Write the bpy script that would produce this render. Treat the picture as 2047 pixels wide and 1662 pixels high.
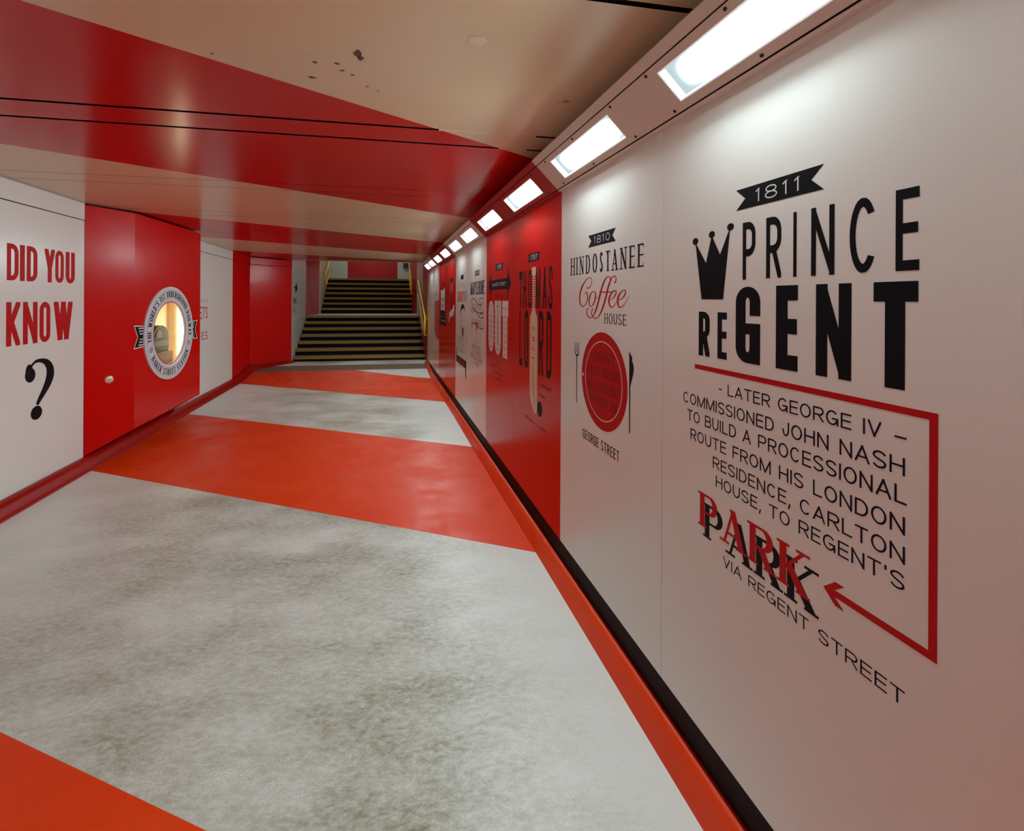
import bpy, bmesh, math, random
from mathutils import Vector, Matrix
random.seed(7)
SC = bpy.context.scene
COL = SC.collection
for o in list(bpy.data.objects):
    bpy.data.objects.remove(o)

# ------------------------------------------------------------------ camera
CAM_H = 1.65
YAW = math.atan((936 - 766) / 929)
ROLL = 0.0055
FPX, PPX, PPY = 929.0, 936.0, 600.0          # focal length and principal point for a 2047 x 1662 frame
cY, sY = math.cos(YAW), math.sin(YAW)
cam = bpy.data.cameras.new('camera')
camo = bpy.data.objects.new('camera', cam)
COL.objects.link(camo)
fw = Vector((sY, cY, 0)); rt = Vector((cY, -sY, 0)); up = Vector((0, 0, 1))
Rc = rt * math.cos(ROLL) + up * math.sin(ROLL)
Uc = up * math.cos(ROLL) - rt * math.sin(ROLL)
M = Matrix.Identity(4)
for i in range(3):
    M[i][0], M[i][1], M[i][2] = Rc[i], Uc[i], -fw[i]
M[2][3] = CAM_H
camo.matrix_world = M
cam.sensor_fit = 'HORIZONTAL'
cam.sensor_width = 36
cam.lens = FPX / 2047 * 36
cam.shift_x = (1023.5 - PPX) / 2047
cam.shift_y = -(831 - PPY) / 2047
cam.clip_start = 0.02
SC.camera = camo

# ------------------------------------------------------------------ world, exposure, light levels
w = bpy.data.worlds.new('world'); SC.world = w; w.use_nodes = True
w.node_tree.nodes['Background'].inputs[0].default_value = (0.02, 0.02, 0.022, 1)
w.node_tree.nodes['Background'].inputs[1].default_value = 0.4
SC.view_settings.view_transform = 'Standard'
SC.view_settings.look = 'None'
SC.view_settings.gamma = 1
SC.view_settings.exposure = 0.44
SC.view_settings.use_curve_mapping = False
LAMP_CORE, LAMP_EDGE = 122.0, 0.50               # tube glow and rim of the wall lights
LAMP_COL = (0.80, 1.0, 1.02)
STAIR_FILL = 26.0  # strength of the unseen lights added over the stairs
WINDOW_LAMP = 8.5


# ------------------------------------------------------------------ photograph -> surfaces
def ray(px, py):
    xc = (px - PPX) / FPX; yc = (PPY - py) / FPX
    x = xc * math.cos(ROLL) - yc * math.sin(ROLL)
    y = yc * math.cos(ROLL) + xc * math.sin(ROLL)
    return Vector((x * cY + sY, -x * sY + cY, y))


def on_x(px, py, X):
    r = ray(px, py); k = X / r.x
    return Vector((X, r.y * k, CAM_H + r.z * k))


def on_plane(px, py, p0, n):
    r = ray(px, py); c = Vector((0, 0, CAM_H))
    return c + r * ((p0 - c).dot(n) / r.dot(n))


# ------------------------------------------------------------------ materials
MATS = {}


def mat(name, col, rough=0.4, spec=0.5, metal=0.0, coat=0.0, bump=None, var=None, emit=None):
    if name in MATS:
        return MATS[name]
    m = bpy.data.materials.new(name); m.use_nodes = True
    nt = m.node_tree; b = nt.nodes['Principled BSDF']
    b.inputs['Base Color'].default_value = (*col, 1)
    b.inputs['Roughness'].default_value = rough
    b.inputs['Specular IOR Level'].default_value = spec
    b.inputs['Metallic'].default_value = metal
    b.inputs['Coat Weight'].default_value = coat
    b.inputs['Coat Roughness'].default_value = 0.12
    tc = nt.nodes.new('ShaderNodeTexCoord')
    if var:
        scale, amt, col2 = var
        n = nt.nodes.new('ShaderNodeTexNoise'); n.inputs['Scale'].default_value = scale; n.inputs['Detail'].default_value = 6
        nt.links.new(tc.outputs['Object'], n.inputs['Vector'])
        r = nt.nodes.new('ShaderNodeMapRange'); r.inputs[1].default_value = 0.35; r.inputs[2].default_value = 0.75
        r.inputs[3].default_value = 0; r.inputs[4].default_value = amt
        nt.links.new(n.outputs['Fac'], r.inputs[0])
        mx = nt.nodes.new('ShaderNodeMix'); mx.data_type = 'RGBA'
        mx.inputs[6].default_value = (*col, 1); mx.inputs[7].default_value = (*col2, 1)
        nt.links.new(r.outputs[0], mx.inputs[0]); nt.links.new(mx.outputs[2], b.inputs['Base Color'])
    if bump:
        scale, st = bump
        n = nt.nodes.new('ShaderNodeTexNoise'); n.inputs['Scale'].default_value = scale; n.inputs['Detail'].default_value = 3
        nt.links.new(tc.outputs['Object'], n.inputs['Vector'])
        bp = nt.nodes.new('ShaderNodeBump'); bp.inputs['Strength'].default_value = st; bp.inputs['Distance'].default_value = 0.01
        nt.links.new(n.outputs['Fac'], bp.inputs['Height']); nt.links.new(bp.outputs[0], b.inputs['Normal'])
    if emit:
        b.inputs['Emission Color'].default_value = (*emit[0], 1)
        b.inputs['Emission Strength'].default_value = emit[1]
    MATS[name] = m
    return m


PW = mat('white_laminate', (0.80, 0.775, 0.735), 0.22, 0.45, bump=(2.2, 0.04))
PR = mat('red_laminate', (0.62, 0.003, 0.002), 0.22, 0.27, bump=(2.2, 0.04))
def rough_var(m, scale, lo, hi):
    nt = m.node_tree; b = nt.nodes['Principled BSDF']
    tc = nt.nodes.new('ShaderNodeTexCoord'); n = nt.nodes.new('ShaderNodeTexNoise')
    n.inputs['Scale'].default_value = scale; n.inputs['Detail'].default_value = 5; n.inputs['Roughness'].default_value = 0.6
    r = nt.nodes.new('ShaderNodeMapRange'); r.inputs[1].default_value = 0.35; r.inputs[2].default_value = 0.68
    r.inputs[3].default_value = lo; r.inputs[4].default_value = hi
    nt.links.new(tc.outputs['Object'], n.inputs['Vector']); nt.links.new(n.outputs['Fac'], r.inputs[0]); nt.links.new(r.outputs[0], b.inputs['Roughness'])


CRED = mat('ceiling_red_gloss', (0.50, 0.0015, 0.002), 0.22, 0.32, bump=(5, 0.05))
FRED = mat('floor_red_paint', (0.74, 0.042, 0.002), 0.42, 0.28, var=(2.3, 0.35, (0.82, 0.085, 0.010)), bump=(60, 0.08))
rough_var(FRED, 2.6, 0.30, 0.58)
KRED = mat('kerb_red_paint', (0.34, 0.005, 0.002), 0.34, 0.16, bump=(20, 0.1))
INK = mat('black_ink', (0.004, 0.004, 0.006), 0.5, 0.12)
NAVY = mat('navy_ink', (0.006, 0.006, 0.020), 0.5, 0.12)
RINK = mat('red_ink', (0.50, 0.003, 0.004), 0.45, 0.15)
DRINK = mat('dark_red_ink', (0.20, 0.005, 0.008), 0.45, 0.15)
WINK = mat('white_ink', (0.74, 0.73, 0.68), 0.3, 0.4)
CINK = mat('cream_ink', (0.72, 0.55, 0.36), 0.35, 0.4)
GINK = mat('grey_ink', (0.28, 0.26, 0.30), 0.45, 0.15)
BRINK = mat('brown_ink', (0.16, 0.085, 0.05), 0.45, 0.15)
OINK = mat('orange_ink', (0.60, 0.12, 0.05), 0.45, 0.15)
FADED = mat('faded_red_ink', (0.42, 0.07, 0.06), 0.45, 0.15)
LILAC = mat('violet_ink', (0.16, 0.05, 0.25), 0.45, 0.15)
DARK = mat('shadow_gap', (0.012, 0.006, 0.006), 0.7, 0.2)
SKIRT = mat('dark_skirting', (0.010, 0.002, 0.002), 0.6, 0.12)
BOXW = mat('cream_cornice_paint', (0.72, 0.62, 0.54), 0.4, 0.4)
BOXR = mat('red_cornice_paint', (0.40, 0.010, 0.012), 0.35, 0.4)
SCREW = mat('dark_screw', (0.03, 0.03, 0.03), 0.4, 0.5, metal=0.8)
RIM = mat('light_rim', (0.85, 0.85, 0.85), 0.3, 0.5)
GREY = mat('grey_cladding', (0.52, 0.54, 0.52), 0.3, 0.5, bump=(2.2, 0.04))
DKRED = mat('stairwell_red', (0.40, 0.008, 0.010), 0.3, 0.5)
YEL = mat('yellow_handrail', (0.80, 0.50, 0.01), 0.3, 0.5)
STEP = mat('dark_step', (0.006, 0.006, 0.007), 0.8, 0.12)
TREAD = mat('step_tread', (0.10, 0.10, 0.10), 0.7, 0.3, var=(30, 0.6, (0.16, 0.16, 0.16)))
NOSE = mat('ochre_nosing', (0.36, 0.22, 0.035), 0.6, 0.3, var=(40, 0.6, (0.16, 0.10, 0.03)))
CONC = mat('landing_concrete', (0.42, 0.46, 0.44), 0.5, 0.4, var=(6, 0.6, (0.28, 0.31, 0.30)))
BROWN = mat('brown_mat', (0.20, 0.15, 0.11), 0.85, 0.2, var=(60, 0.7, (0.12, 0.09, 0.06)))
PLAST = mat('grey_plaster', (0.45, 0.44, 0.42), 0.7, 0.3)
RINGW = mat('pale_ring', (0.72, 0.73, 0.76), 0.28, 0.5)
RINGG = mat('ring_groove', (0.40, 0.41, 0.46), 0.35, 0.5)
NICHE = mat('niche_cream', (0.82, 0.76, 0.55), 0.6, 0.3)
MODEL1 = mat('model_dark', (0.03, 0.035, 0.03), 0.5, 0.4)
MODEL2 = mat('model_grey', (0.20, 0.26, 0.26), 0.5, 0.4)
MODEL3 = mat('model_tan', (0.45, 0.35, 0.20), 0.5, 0.4)


def ceiling_cream():
    m = mat('ceiling_cream_gloss', (0.66, 0.51, 0.34), 0.23, 0.5, bump=(5, 0.05))
    nt = m.node_tree; b = nt.nodes['Principled BSDF']
    tc = nt.nodes.new('ShaderNodeTexCoord')
    # small brown damage spots in the paint
    n = nt.nodes.new('ShaderNodeTexNoise'); n.inputs['Scale'].default_value = 9; n.inputs['Detail'].default_value = 8
    n2 = nt.nodes.new('ShaderNodeTexNoise'); n2.inputs['Scale'].default_value = 1.1; n2.inputs['Detail'].default_value = 2
    for q in (n, n2):
        nt.links.new(tc.outputs['Object'], q.inputs['Vector'])
    r = nt.nodes.new('ShaderNodeMapRange'); r.inputs[1].default_value = 0.71; r.inputs[2].default_value = 0.76
    nt.links.new(n.outputs['Fac'], r.inputs[0])
    r2 = nt.nodes.new('ShaderNodeMapRange'); r2.inputs[1].default_value = 0.52; r2.inputs[2].default_value = 0.6
    nt.links.new(n2.outputs['Fac'], r2.inputs[0])
    mu = nt.nodes.new('ShaderNodeMath'); mu.operation = 'MULTIPLY'
    nt.links.new(r.outputs[0], mu.inputs[0]); nt.links.new(r2.outputs[0], mu.inputs[1])
    mx = nt.nodes.new('ShaderNodeMix'); mx.data_type = 'RGBA'
    mx.inputs[6].default_value = (0.66, 0.51, 0.34, 1); mx.inputs[7].default_value = (0.32, 0.22, 0.12, 1)
    nt.links.new(mu.outputs[0], mx.inputs[0]); nt.links.new(mx.outputs[2], b.inputs['Base Color'])
    return m


CCRM = ceiling_cream()
PLF = mat('joint_filler_paint', (0.66, 0.55, 0.36), 0.25, 0.5, bump=(60, 0.4))


def floor_white():
    m = mat('floor_white_paint', (0.78, 0.79, 0.75), 0.38, 0.45, bump=(90, 0.12))
    nt = m.node_tree; b = nt.nodes['Principled BSDF']
    tc = nt.nodes.new('ShaderNodeTexCoord')
    mp = nt.nodes.new('ShaderNodeMapping')
    mp.inputs['Rotation'].default_value = (0, 0, 0.5); mp.inputs['Scale'].default_value = (0.8, 1.5, 1)
    nt.links.new(tc.outputs['Object'], mp.inputs['Vector'])

    def noise(sc, det, rough=0.55, src=mp.outputs[0]):
        n = nt.nodes.new('ShaderNodeTexNoise'); n.inputs['Scale'].default_value = sc
        n.inputs['Detail'].default_value = det; n.inputs['Roughness'].default_value = rough
        nt.links.new(src, n.inputs['Vector']); return n.outputs['Fac']

    def rng(v, a, c, lo=0.0, hi=1.0):
        r = nt.nodes.new('ShaderNodeMapRange'); r.inputs[1].default_value = a; r.inputs[2].default_value = c
        r.inputs[3].default_value = lo; r.inputs[4].default_value = hi
        nt.links.new(v, r.inputs[0]); return r.outputs[0]

    def mul(a, c):
        q = nt.nodes.new('ShaderNodeMath'); q.operation = 'MULTIPLY'
        nt.links.new(a, q.inputs[0]); nt.links.new(c, q.inputs[1]); return q.outputs[0]

    sep = nt.nodes.new('ShaderNodeSeparateXYZ'); nt.links.new(tc.outputs['Object'], sep.inputs[0])
    mid = mul(rng(sep.outputs[0], -2.9, -1.3), rng(sep.outputs[0], 1.05, 0.2))     # worn along the walked middle
    big = rng(noise(1.35, 8, 0.62), 0.36, 0.64, 0.22, 1.0)
    fine = rng(noise(30, 6, 0.75), 0.34, 0.62, 0.38, 1.0)
    speck = rng(noise(150, 2, 0.5, tc.outputs['Object']), 0.5, 0.72)
    dirt = mul(mul(big, fine), mid)
    mx = nt.nodes.new('ShaderNodeMix'); mx.data_type = 'RGBA'
    mx.inputs[6].default_value = (0.78, 0.79, 0.75, 1); mx.inputs[7].default_value = (0.20, 0.17, 0.085, 1)
    nt.links.new(dirt, mx.inputs[0])
    mx2 = nt.nodes.new('ShaderNodeMix'); mx2.data_type = 'RGBA'
    mx2.inputs[7].default_value = (0.30, 0.26, 0.15, 1)
    sp = mul(mul(speck, mid), rng(noise(2.4, 4), 0.35, 0.65, 0.12, 0.75))
    nt.links.new(sp, mx2.inputs[0]); nt.links.new(mx.outputs[2], mx2.inputs[6])
    nt.links.new(mx2.outputs[2], b.inputs['Base Color'])
    return m


FWHT = floor_white()


def glass_mat():
    m = bpy.data.materials.new('clear_pane'); m.use_nodes = True
    nt = m.node_tree; nt.nodes.remove(nt.nodes['Principled BSDF'])
    tr = nt.nodes.new('ShaderNodeBsdfTransparent'); gl = nt.nodes.new('ShaderNodeBsdfGlossy')
    gl.inputs['Roughness'].default_value = 0.03
    lw = nt.nodes.new('ShaderNodeFresnel'); lw.inputs['IOR'].default_value = 1.45
    mx = nt.nodes.new('ShaderNodeMixShader')
    nt.links.new(lw.outputs[0], mx.inputs[0]); nt.links.new(tr.outputs[0], mx.inputs[1]); nt.links.new(gl.outputs[0], mx.inputs[2])
    nt.links.new(mx.outputs[0], nt.nodes['Material Output'].inputs[0])
    return m


GLASS = glass_mat()


def lamp_mat():
    # opal cover lit by one straight tube: brightest along the tube, dimmer beyond its ends
    m = bpy.data.materials.new('lit_opal_cover'); m.use_nodes = True
    nt = m.node_tree; nt.nodes.remove(nt.nodes['Principled BSDF'])
    tc = nt.nodes.new('ShaderNodeTexCoord')
    sep = nt.nodes.new('ShaderNodeSeparateXYZ'); nt.links.new(tc.outputs['Generated'], sep.inputs[0])

    def hump(v, edge, full):
        a = nt.nodes.new('ShaderNodeMath'); a.operation = 'SUBTRACT'; a.inputs[1].default_value = 0.5
        nt.links.new(v, a.inputs[0])
        q = nt.nodes.new('ShaderNodeMath'); q.operation = 'ABSOLUTE'; nt.links.new(a.outputs[0], q.inputs[0])
        r = nt.nodes.new('ShaderNodeMapRange'); r.interpolation_type = 'SMOOTHSTEP'
        r.inputs[1].default_value = edge; r.inputs[2].default_value = full
        nt.links.new(q.outputs[0], r.inputs[0]); return r.outputs[0]
    mu = nt.nodes.new('ShaderNodeMath'); mu.operation = 'MULTIPLY'
    nt.links.new(hump(sep.outputs[1], 0.50, 0.24), mu.inputs[0])
    nt.links.new(hump(sep.outputs[2], 0.62, 0.0), mu.inputs[1])
    r = nt.nodes.new('ShaderNodeMapRange'); r.inputs[3].default_value = LAMP_EDGE; r.inputs[4].default_value = LAMP_CORE
    pw = nt.nodes.new('ShaderNodeMath'); pw.operation = 'POWER'; pw.inputs[1].default_value = 2.4
    nt.links.new(mu.outputs[0], pw.inputs[0]); nt.links.new(pw.outputs[0], r.inputs[0])
    em = nt.nodes.new('ShaderNodeEmission'); em.inputs[0].default_value = (*LAMP_COL, 1)
    nt.links.new(r.outputs[0], em.inputs[1])
    nt.links.new(em.outputs[0], nt.nodes['Material Output'].inputs[0])
    return m


LAMP = lamp_mat()


# ------------------------------------------------------------------ object helpers
def origin_of(o):
    v = Vector((0, 0, 0))
    while o is not None:
        v += o.location; o = o.parent
    return v


def obj(name, verts, faces, mats, parent=None, smooth=False, midx=None):
    off = origin_of(parent)
    me = bpy.data.meshes.new(name)
    me.from_pydata([tuple(Vector(v) - off) for v in verts], [], [tuple(f) for f in faces])
    for mm in (mats if isinstance(mats, (list, tuple)) else [mats]):
        me.materials.append(mm)
    if midx:
        for p, i in zip(me.polygons, midx):
            p.material_index = i
    if smooth:
        for p in me.polygons:
            p.use_smooth = True
    me.update()
    o = bpy.data.objects.new(name, me); COL.objects.link(o)
    o.parent = parent
    return o


def thing(name, loc, label, cat, group=None):
    o = bpy.data.objects.new(name, None); COL.objects.link(o)
    o.empty_display_size = 0.1
    o.location = loc; o['label'] = label; o['category'] = cat; o['kind'] = 'thing'
    if group:
        o['group'] = group
    return o


def tag(o, label, cat, group=None):
    o['kind'] = 'thing'; o['label'] = label; o['category'] = cat
    if group:
        o['group'] = group
    return o


def structure(o):
    o['kind'] = 'structure'
    return o


class Geo:
    def __init__(self):
        self.v, self.f, self.m = [], [], []

    def add(self, vs, fs, mi=0):
        n = len(self.v); self.v += [Vector(x) for x in vs]
        for f in fs:
            self.f.append([n + i for i in f]); self.m.append(mi)
        return self

    def box(self, a, b, mi=0):
        x0, y0, z0 = a; x1, y1, z1 = b
        return self.add([(x0, y0, z0), (x1, y0, z0), (x1, y1, z0), (x0, y1, z0), (x0, y0, z1), (x1, y0, z1), (x1, y1, z1), (x0, y1, z1)],
                        [(0, 3, 2, 1), (4, 5, 6, 7), (0, 1, 5, 4), (1, 2, 6, 5), (2, 3, 7, 6), (3, 0, 4, 7)], mi)

    def prism_y(self, prof, y0, y1, mi=0, caps=True):
        """profile of (x, z) swept along y"""
        n = len(prof)
        vs = [(x, y0, z) for x, z in prof] + [(x, y1, z) for x, z in prof]
        fs = [(i, (i + 1) % n, n + (i + 1) % n, n + i) for i in range(n)]
        if caps:
            fs += [tuple(range(n - 1, -1, -1)), tuple(range(n, 2 * n))]
        return self.add(vs, fs, mi)

    def prism_z(self, pts, z0, z1, mi=0):
        n = len(pts)
        vs = [(x, y, z0) for x, y in pts] + [(x, y, z1) for x, y in pts]
        fs = [(i, (i + 1) % n, n + (i + 1) % n, n + i) for i in range(n)] + [tuple(range(n - 1, -1, -1)), tuple(range(n, 2 * n))]
        return self.add(vs, fs, mi)

    def tube(self, pts, r, seg=12, mi=0):
        pts = [Vector(p) for p in pts]; rings = []
        prev = None
        for i, p in enumerate(pts):
            if i == 0: t = pts[1] - p
            elif i == len(pts) - 1: t = p - pts[i - 1]
            else: t = (pts[i + 1] - p).normalized() + (p - pts[i - 1]).normalized()
            t.normalize()
            if prev is None:
                prev = t.orthogonal().normalized()
            a = (prev - t * prev.dot(t)).normalized(); b = t.cross(a); prev = a
            rings.append([p + (a * math.cos(k * 2 * math.pi / seg) + b * math.sin(k * 2 * math.pi / seg)) * r for k in range(seg)])
        vs = [v for rg in rings for v in rg]; fs = []
        for i in range(len(pts) - 1):
            for k in range(seg):
                fs.append((i * seg + k, i * seg + (k + 1) % seg, (i + 1) * seg + (k + 1) % seg, (i + 1) * seg + k))
        fs += [tuple(range(seg - 1, -1, -1)), tuple(range((len(pts) - 1) * seg, len(pts) * seg))]
        return self.add(vs, fs, mi)

    def done(self, name, mats, parent=None, smooth=False):
        return obj(name, self.v, self.f, mats, parent, smooth, self.m)


def arc(cx, cy, rx, ry, a0, a1, n=10):
    return [(cx + rx * math.cos(math.radians(a0 + (a1 - a0) * i / n)), cy + ry * math.sin(math.radians(a0 + (a1 - a0) * i / n))) for i in range(n + 1)]


def bez(p0, p1, p2, p3, n=12):
    out = []
    for i in range(n + 1):
        t = i / n; u = 1 - t
        out.append(tuple(u ** 3 * p0[k] + 3 * u * u * t * p1[k] + 3 * u * t * t * p2[k] + t ** 3 * p3[k] for k in (0, 1)))
    return out


def smooth_path(pts, n=8):
    """Catmull-Rom through points (any tuple length)"""
    out = []
    P = [pts[0]] + list(pts) + [pts[-1]]
    for i in range(1, len(P) - 2):
        for k in range(n):
            t = k / n
            out.append(tuple(0.5 * (2 * b + (c - a) * t + (2 * a - 5 * b + 4 * c - d) * t * t + (3 * b - a - 3 * c + d) * t ** 3)
                             for a, b, c, d in zip(P[i - 1], P[i], P[i + 1], P[i + 2])))
    out.append(tuple(pts[-1]))
    return out


# ------------------------------------------------------------------ lettering: strokes drawn with a pen
def ring_path(x0, y0, x1, y1, q):
    rx = (x1 - x0) / 2; ry = min((y1 - y0) / 2, rx * q); cx = (x0 + x1) / 2
    return (arc(cx, y1 - ry, rx, ry, 0, 90) + arc(cx, y1 - ry, rx, ry, 90, 180) + arc(cx, y0 + ry, rx, ry, 180, 270) + arc(cx, y0 + ry, rx, ry, 270, 360)
            + [(x1, y1 - ry)])


def glyph(ch, W, H, q):
    """list of (points, closed, weight class) on the pen's centre line, box W x H"""
    L = lambda *p, c='': (list(p), False, c)
    rx = W / 2
    ry = min(H / 2, rx * q)

    def bowl(y0, y1, x1=None, x0=0.0):
        x1 = W if x1 is None else x1
        r = min((y1 - y0) / 2, (x1 - x0) * 0.55 * q); rxx = min((x1 - x0) * 0.6, max(r, 1e-4))
        return ([(x0, y1), (x1 - rxx, y1)] + arc(x1 - rxx, y1 - r, rxx, r, 90, 0)[1:] + arc(x1 - rxx, y0 + r, rxx, r, 0, -90) + [(x0, y0)], False, '')

    def cpath():
        if ry > 0.36 * H:
            return arc(rx, H / 2, rx, H / 2, 40, 320, 26)
        return [(W, H * 0.64)] + arc(rx, H - ry, rx, ry, 0, 90) + arc(rx, H - ry, rx, ry, 90, 180) + arc(rx, ry, rx, ry, 180, 270) + arc(rx, ry, rx, ry, 270, 360) + [(W, H * 0.36)]
    if ch == 'A': return [L((0, 0), (rx, H), c='t'), L((W, 0), (rx, H), c='T'), L((W * .17, H * .3), (W * .83, H * .3), c='b')]
    if ch == 'B': return [L((0, 0), (0, H)), bowl(H * .52, H, W * .93), bowl(0, H * .52)]
    if ch == 'C': return [(cpath(), False, '')]
    if ch == 'D': return [L((0, 0), (0, H)), bowl(0, H)]
    if ch == 'E': return [L((0, 0), (0, H)), L((0, H), (W, H)), L((0, H * .52), (W * .92, H * .52)), L((0, 0), (W, 0))]
    if ch == 'F': return [L((0, 0), (0, H)), L((0, H), (W, H)), L((0, H * .5), (W * .88, H * .5))]
    if ch == 'G':
        p = cpath()
        return [(p + [(W, 0.44 * H)], False, ''), L((W * .55, H * .44), (W, H * .44), c='b'), L((W, H * .44), (W, 0))]
    if ch == 'H': return [L((0, 0), (0, H)), L((W, 0), (W, H)), L((0, H * .52), (W, H * .52), c='b')]
    if ch in 'I|': return [L((rx, 0), (rx, H))]
    if ch == 'J': return [([(W, H)] + [(W, ry)] + arc(rx, ry, rx, ry, 0, -180), False, '')]
    if ch == 'K': return [L((0, 0), (0, H)), L((0, H * .36), (W, H), c='t'), L((W * .28, H * .55), (W, 0), c='T')]
    if ch == 'L': return [L((0, 0), (0, H)), L((0, 0), (W, 0))]
    if ch == 'M': return [L((0, 0), (0, H), c='t'), L((W, 0), (W, H)), L((0, H), (rx, 0), c='T'), L((W, H), (rx, 0), c='t')]
    if ch == 'N': return [L((0, 0), (0, H), c='t'), L((W, 0), (W, H), c='t'), L((0, H), (W, 0), c='T')]
    if ch in 'O0': return [(ring_path(0, 0, W, H, q), True, '')]
    if ch == 'P': return [L((0, 0), (0, H)), bowl(H * .46, H)]
    if ch == 'Q': return [(ring_path(0, 0, W, H, q), True, ''), L((W * .6, H * .25), (W, 0))]
    if ch == 'R': return [L((0, 0), (0, H)), bowl(H * .47, H), L((W * .5, H * .47), (W, 0), c='T')]
    if ch in 'S5' and ch == 'S':
        r = min(H / 4, rx * q)
        a = arc(rx, H - r, rx, r, 15 if r > H * .2 else 0, 180, 14)
        b = arc(rx, r, rx, r, 0, -165 if r > H * .2 else -180, 14)
        if r <= H * .2:
            a = [(W, H * .70)] + a; b = b + [(0, H * .30)]
        mid = bez(a[-1], (0, H * .5), (W, H * .5), b[0])
        return [(a + mid[1:-1] + b, False, '')]
    if ch == 'T': return [L((rx, 0), (rx, H)), L((0, H), (W, H))]
    if ch == 'U': return [([(0, H), (0, ry)] + arc(rx, ry, rx, ry, 180, 360, 16)[1:] + [(W, H)], False, '')]
    if ch == 'V': return [L((0, H), (rx, 0), c='T'), L((W, H), (rx, 0), c='t')]
    if ch == 'W': return [L((0, H), (W * .27, 0), c='T'), L((W * .5, H), (W * .27, 0), c='t'), L((W * .5, H), (W * .73, 0), c='T'), L((W, H), (W * .73, 0), c='t')]
    if ch == 'X': return [L((0, H), (W, 0)), L((0, 0), (W, H))]
    if ch == 'Y': return [L((0, H), (rx, H * .42), c='T'), L((W, H), (rx, H * .42), c='t'), L((rx, 0), (rx, H * .45))]
    if ch == 'Z': return [L((0, H), (W, H)), L((W, H), (0, 0)), L((0, 0), (W, 0))]
    if ch == '1': return [L((W * .65, 0), (W * .65, H)), L((W * .1, H * .80), (W * .65, H))]
    if ch == '2': return [(arc(rx, H - rx * 1.0, rx, rx, 170, -30, 14) + [(0, 0)], False, ''), L((0, 0), (W, 0))]
    if ch == '3': return [(arc(rx, H * .74, rx, H * .26, 150, -90, 14), False, ''), (arc(rx, H * .25, rx, H * .25, 90, -150, 14), False, '')]
    if ch == '5': return [L((W * .12, H), (W * .92, H)), L((W * .12, H), (0, H * .52)), (arc(rx, H * .32, rx, H * .32, 140, -150, 16), False, '')]
    if ch == '6': return [(ring_path(0, 0, W, H * .6, q), True, ''), (arc(W, H * .35, W, H * .65, 95, 180, 12), False, '')]
    if ch == '7': return [L((0, H), (W, H)), L((W, H), (W * .3, 0))]
    if ch == '8': return [(ring_path(W * .05, H * .52, W * .95, H, q), True, ''), (ring_path(0, 0, W, H * .52, q), True, '')]
    if ch == '-': return [L((0, H * .38), (W, H * .38))]
    if ch == '=': return [L((0, H * .38), (W, H * .38))]
    if ch == "'": return [L((rx, H), (rx, H * .74))]
    if ch == ',': return [L((rx, 0), (rx * .2, -H * .17))]
    return []


WREL = {'I': 0.0, '|': 0.0, 'M': 1.28, 'W': 1.55, 'E': .88, 'F': .84, 'L': .82, 'J': .72, '1': .55, "'": 0.06, ',': 0.12, '-': .45, '=': .8, ' ': .5,
        'T': .98, 'O': 1.08, 'G': 1.08, 'C': 1.03, 'A': 1.1, 'S': .95}


def clip_half(poly, ax, lim, keep_less):
    out = []
    for i in range(len(poly)):
        a, b = poly[i], poly[(i + 1) % len(poly)]
        ia = (a[ax] <= lim) if keep_less else (a[ax] >= lim)
        ib = (b[ax] <= lim) if keep_less else (b[ax] >= lim)
        if ia: out.append(a)
        if ia != ib:
            t = (lim - a[ax]) / (b[ax] - a[ax])
            out.append((a[0] + (b[0] - a[0]) * t, a[1] + (b[1] - a[1]) * t))
    return out


def pen_stroke(pts, closed, sx, sy, ext=True, box=None):
    """convex pieces of an elliptic-pen stroke along a polyline"""
    # split at sharp corners
    P = [pts[0]] + [p for i, p in enumerate(pts[1:]) if math.dist(p, pts[i]) > 1e-7]
    runs = []
    cur = [P[0]]
    for i in range(1, len(P)):
        cur.append(P[i])
        if i < len(P) - 1:
            a = math.atan2(P[i][1] - P[i - 1][1], P[i][0] - P[i - 1][0]); b = math.atan2(P[i + 1][1] - P[i][1], P[i + 1][0] - P[i][0])
            d = abs((b - a + math.pi) % (2 * math.pi) - math.pi)
            if d > 0.75:
                runs.append(cur); cur = [P[i]]
    runs.append(cur)
    polys = []
    for R in runs:
        if len(R) < 2: continue
        R = list(R)
        loop = closed and len(runs) == 1
        if ext and not loop:
            for e in (0, -1):
                a, b = (R[0], R[1]) if e == 0 else (R[-1], R[-2])
                dx, dy = a[0] - b[0], a[1] - b[1]; l = math.hypot(dx, dy); dx /= l; dy /= l
                if abs(dy) > 0.3:
                    if box and (a[1] < 1e-6 + box[0] or a[1] > box[1] - 1e-6):
                        k = (sy * 0.5 + sx * .5) / abs(dy) if abs(dx) > .05 else sy * .5
                        R[e] = (a[0] + dx * k, a[1] + dy * k)
                else:
                    R[e] = (a[0] + dx * sx * .5, a[1] + dy * sx * .5)
        n = len(R); left, right = [], []
        for i in range(n):
            if loop: a, b = R[i - 1 if i else n - 2], R[(i + 1) if i < n - 1 else 1]
            else: a, b = R[max(i - 1, 0)], R[min(i + 1, n - 1)]
            dx, dy = b[0] - a[0], b[1] - a[1]; l = math.hypot(dx, dy) or 1
            nx, ny = -dy / l, dx / l
            h = 0.5 * math.sqrt((sx * nx) ** 2 + (sy * ny) ** 2)
            left.append((R[i][0] + nx * h, R[i][1] + ny * h)); right.append((R[i][0] - nx * h, R[i][1] - ny * h))
        for i in range(n - 1):
            polys.append([left[i], right[i], right[i + 1], left[i + 1]])
    return polys


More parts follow.
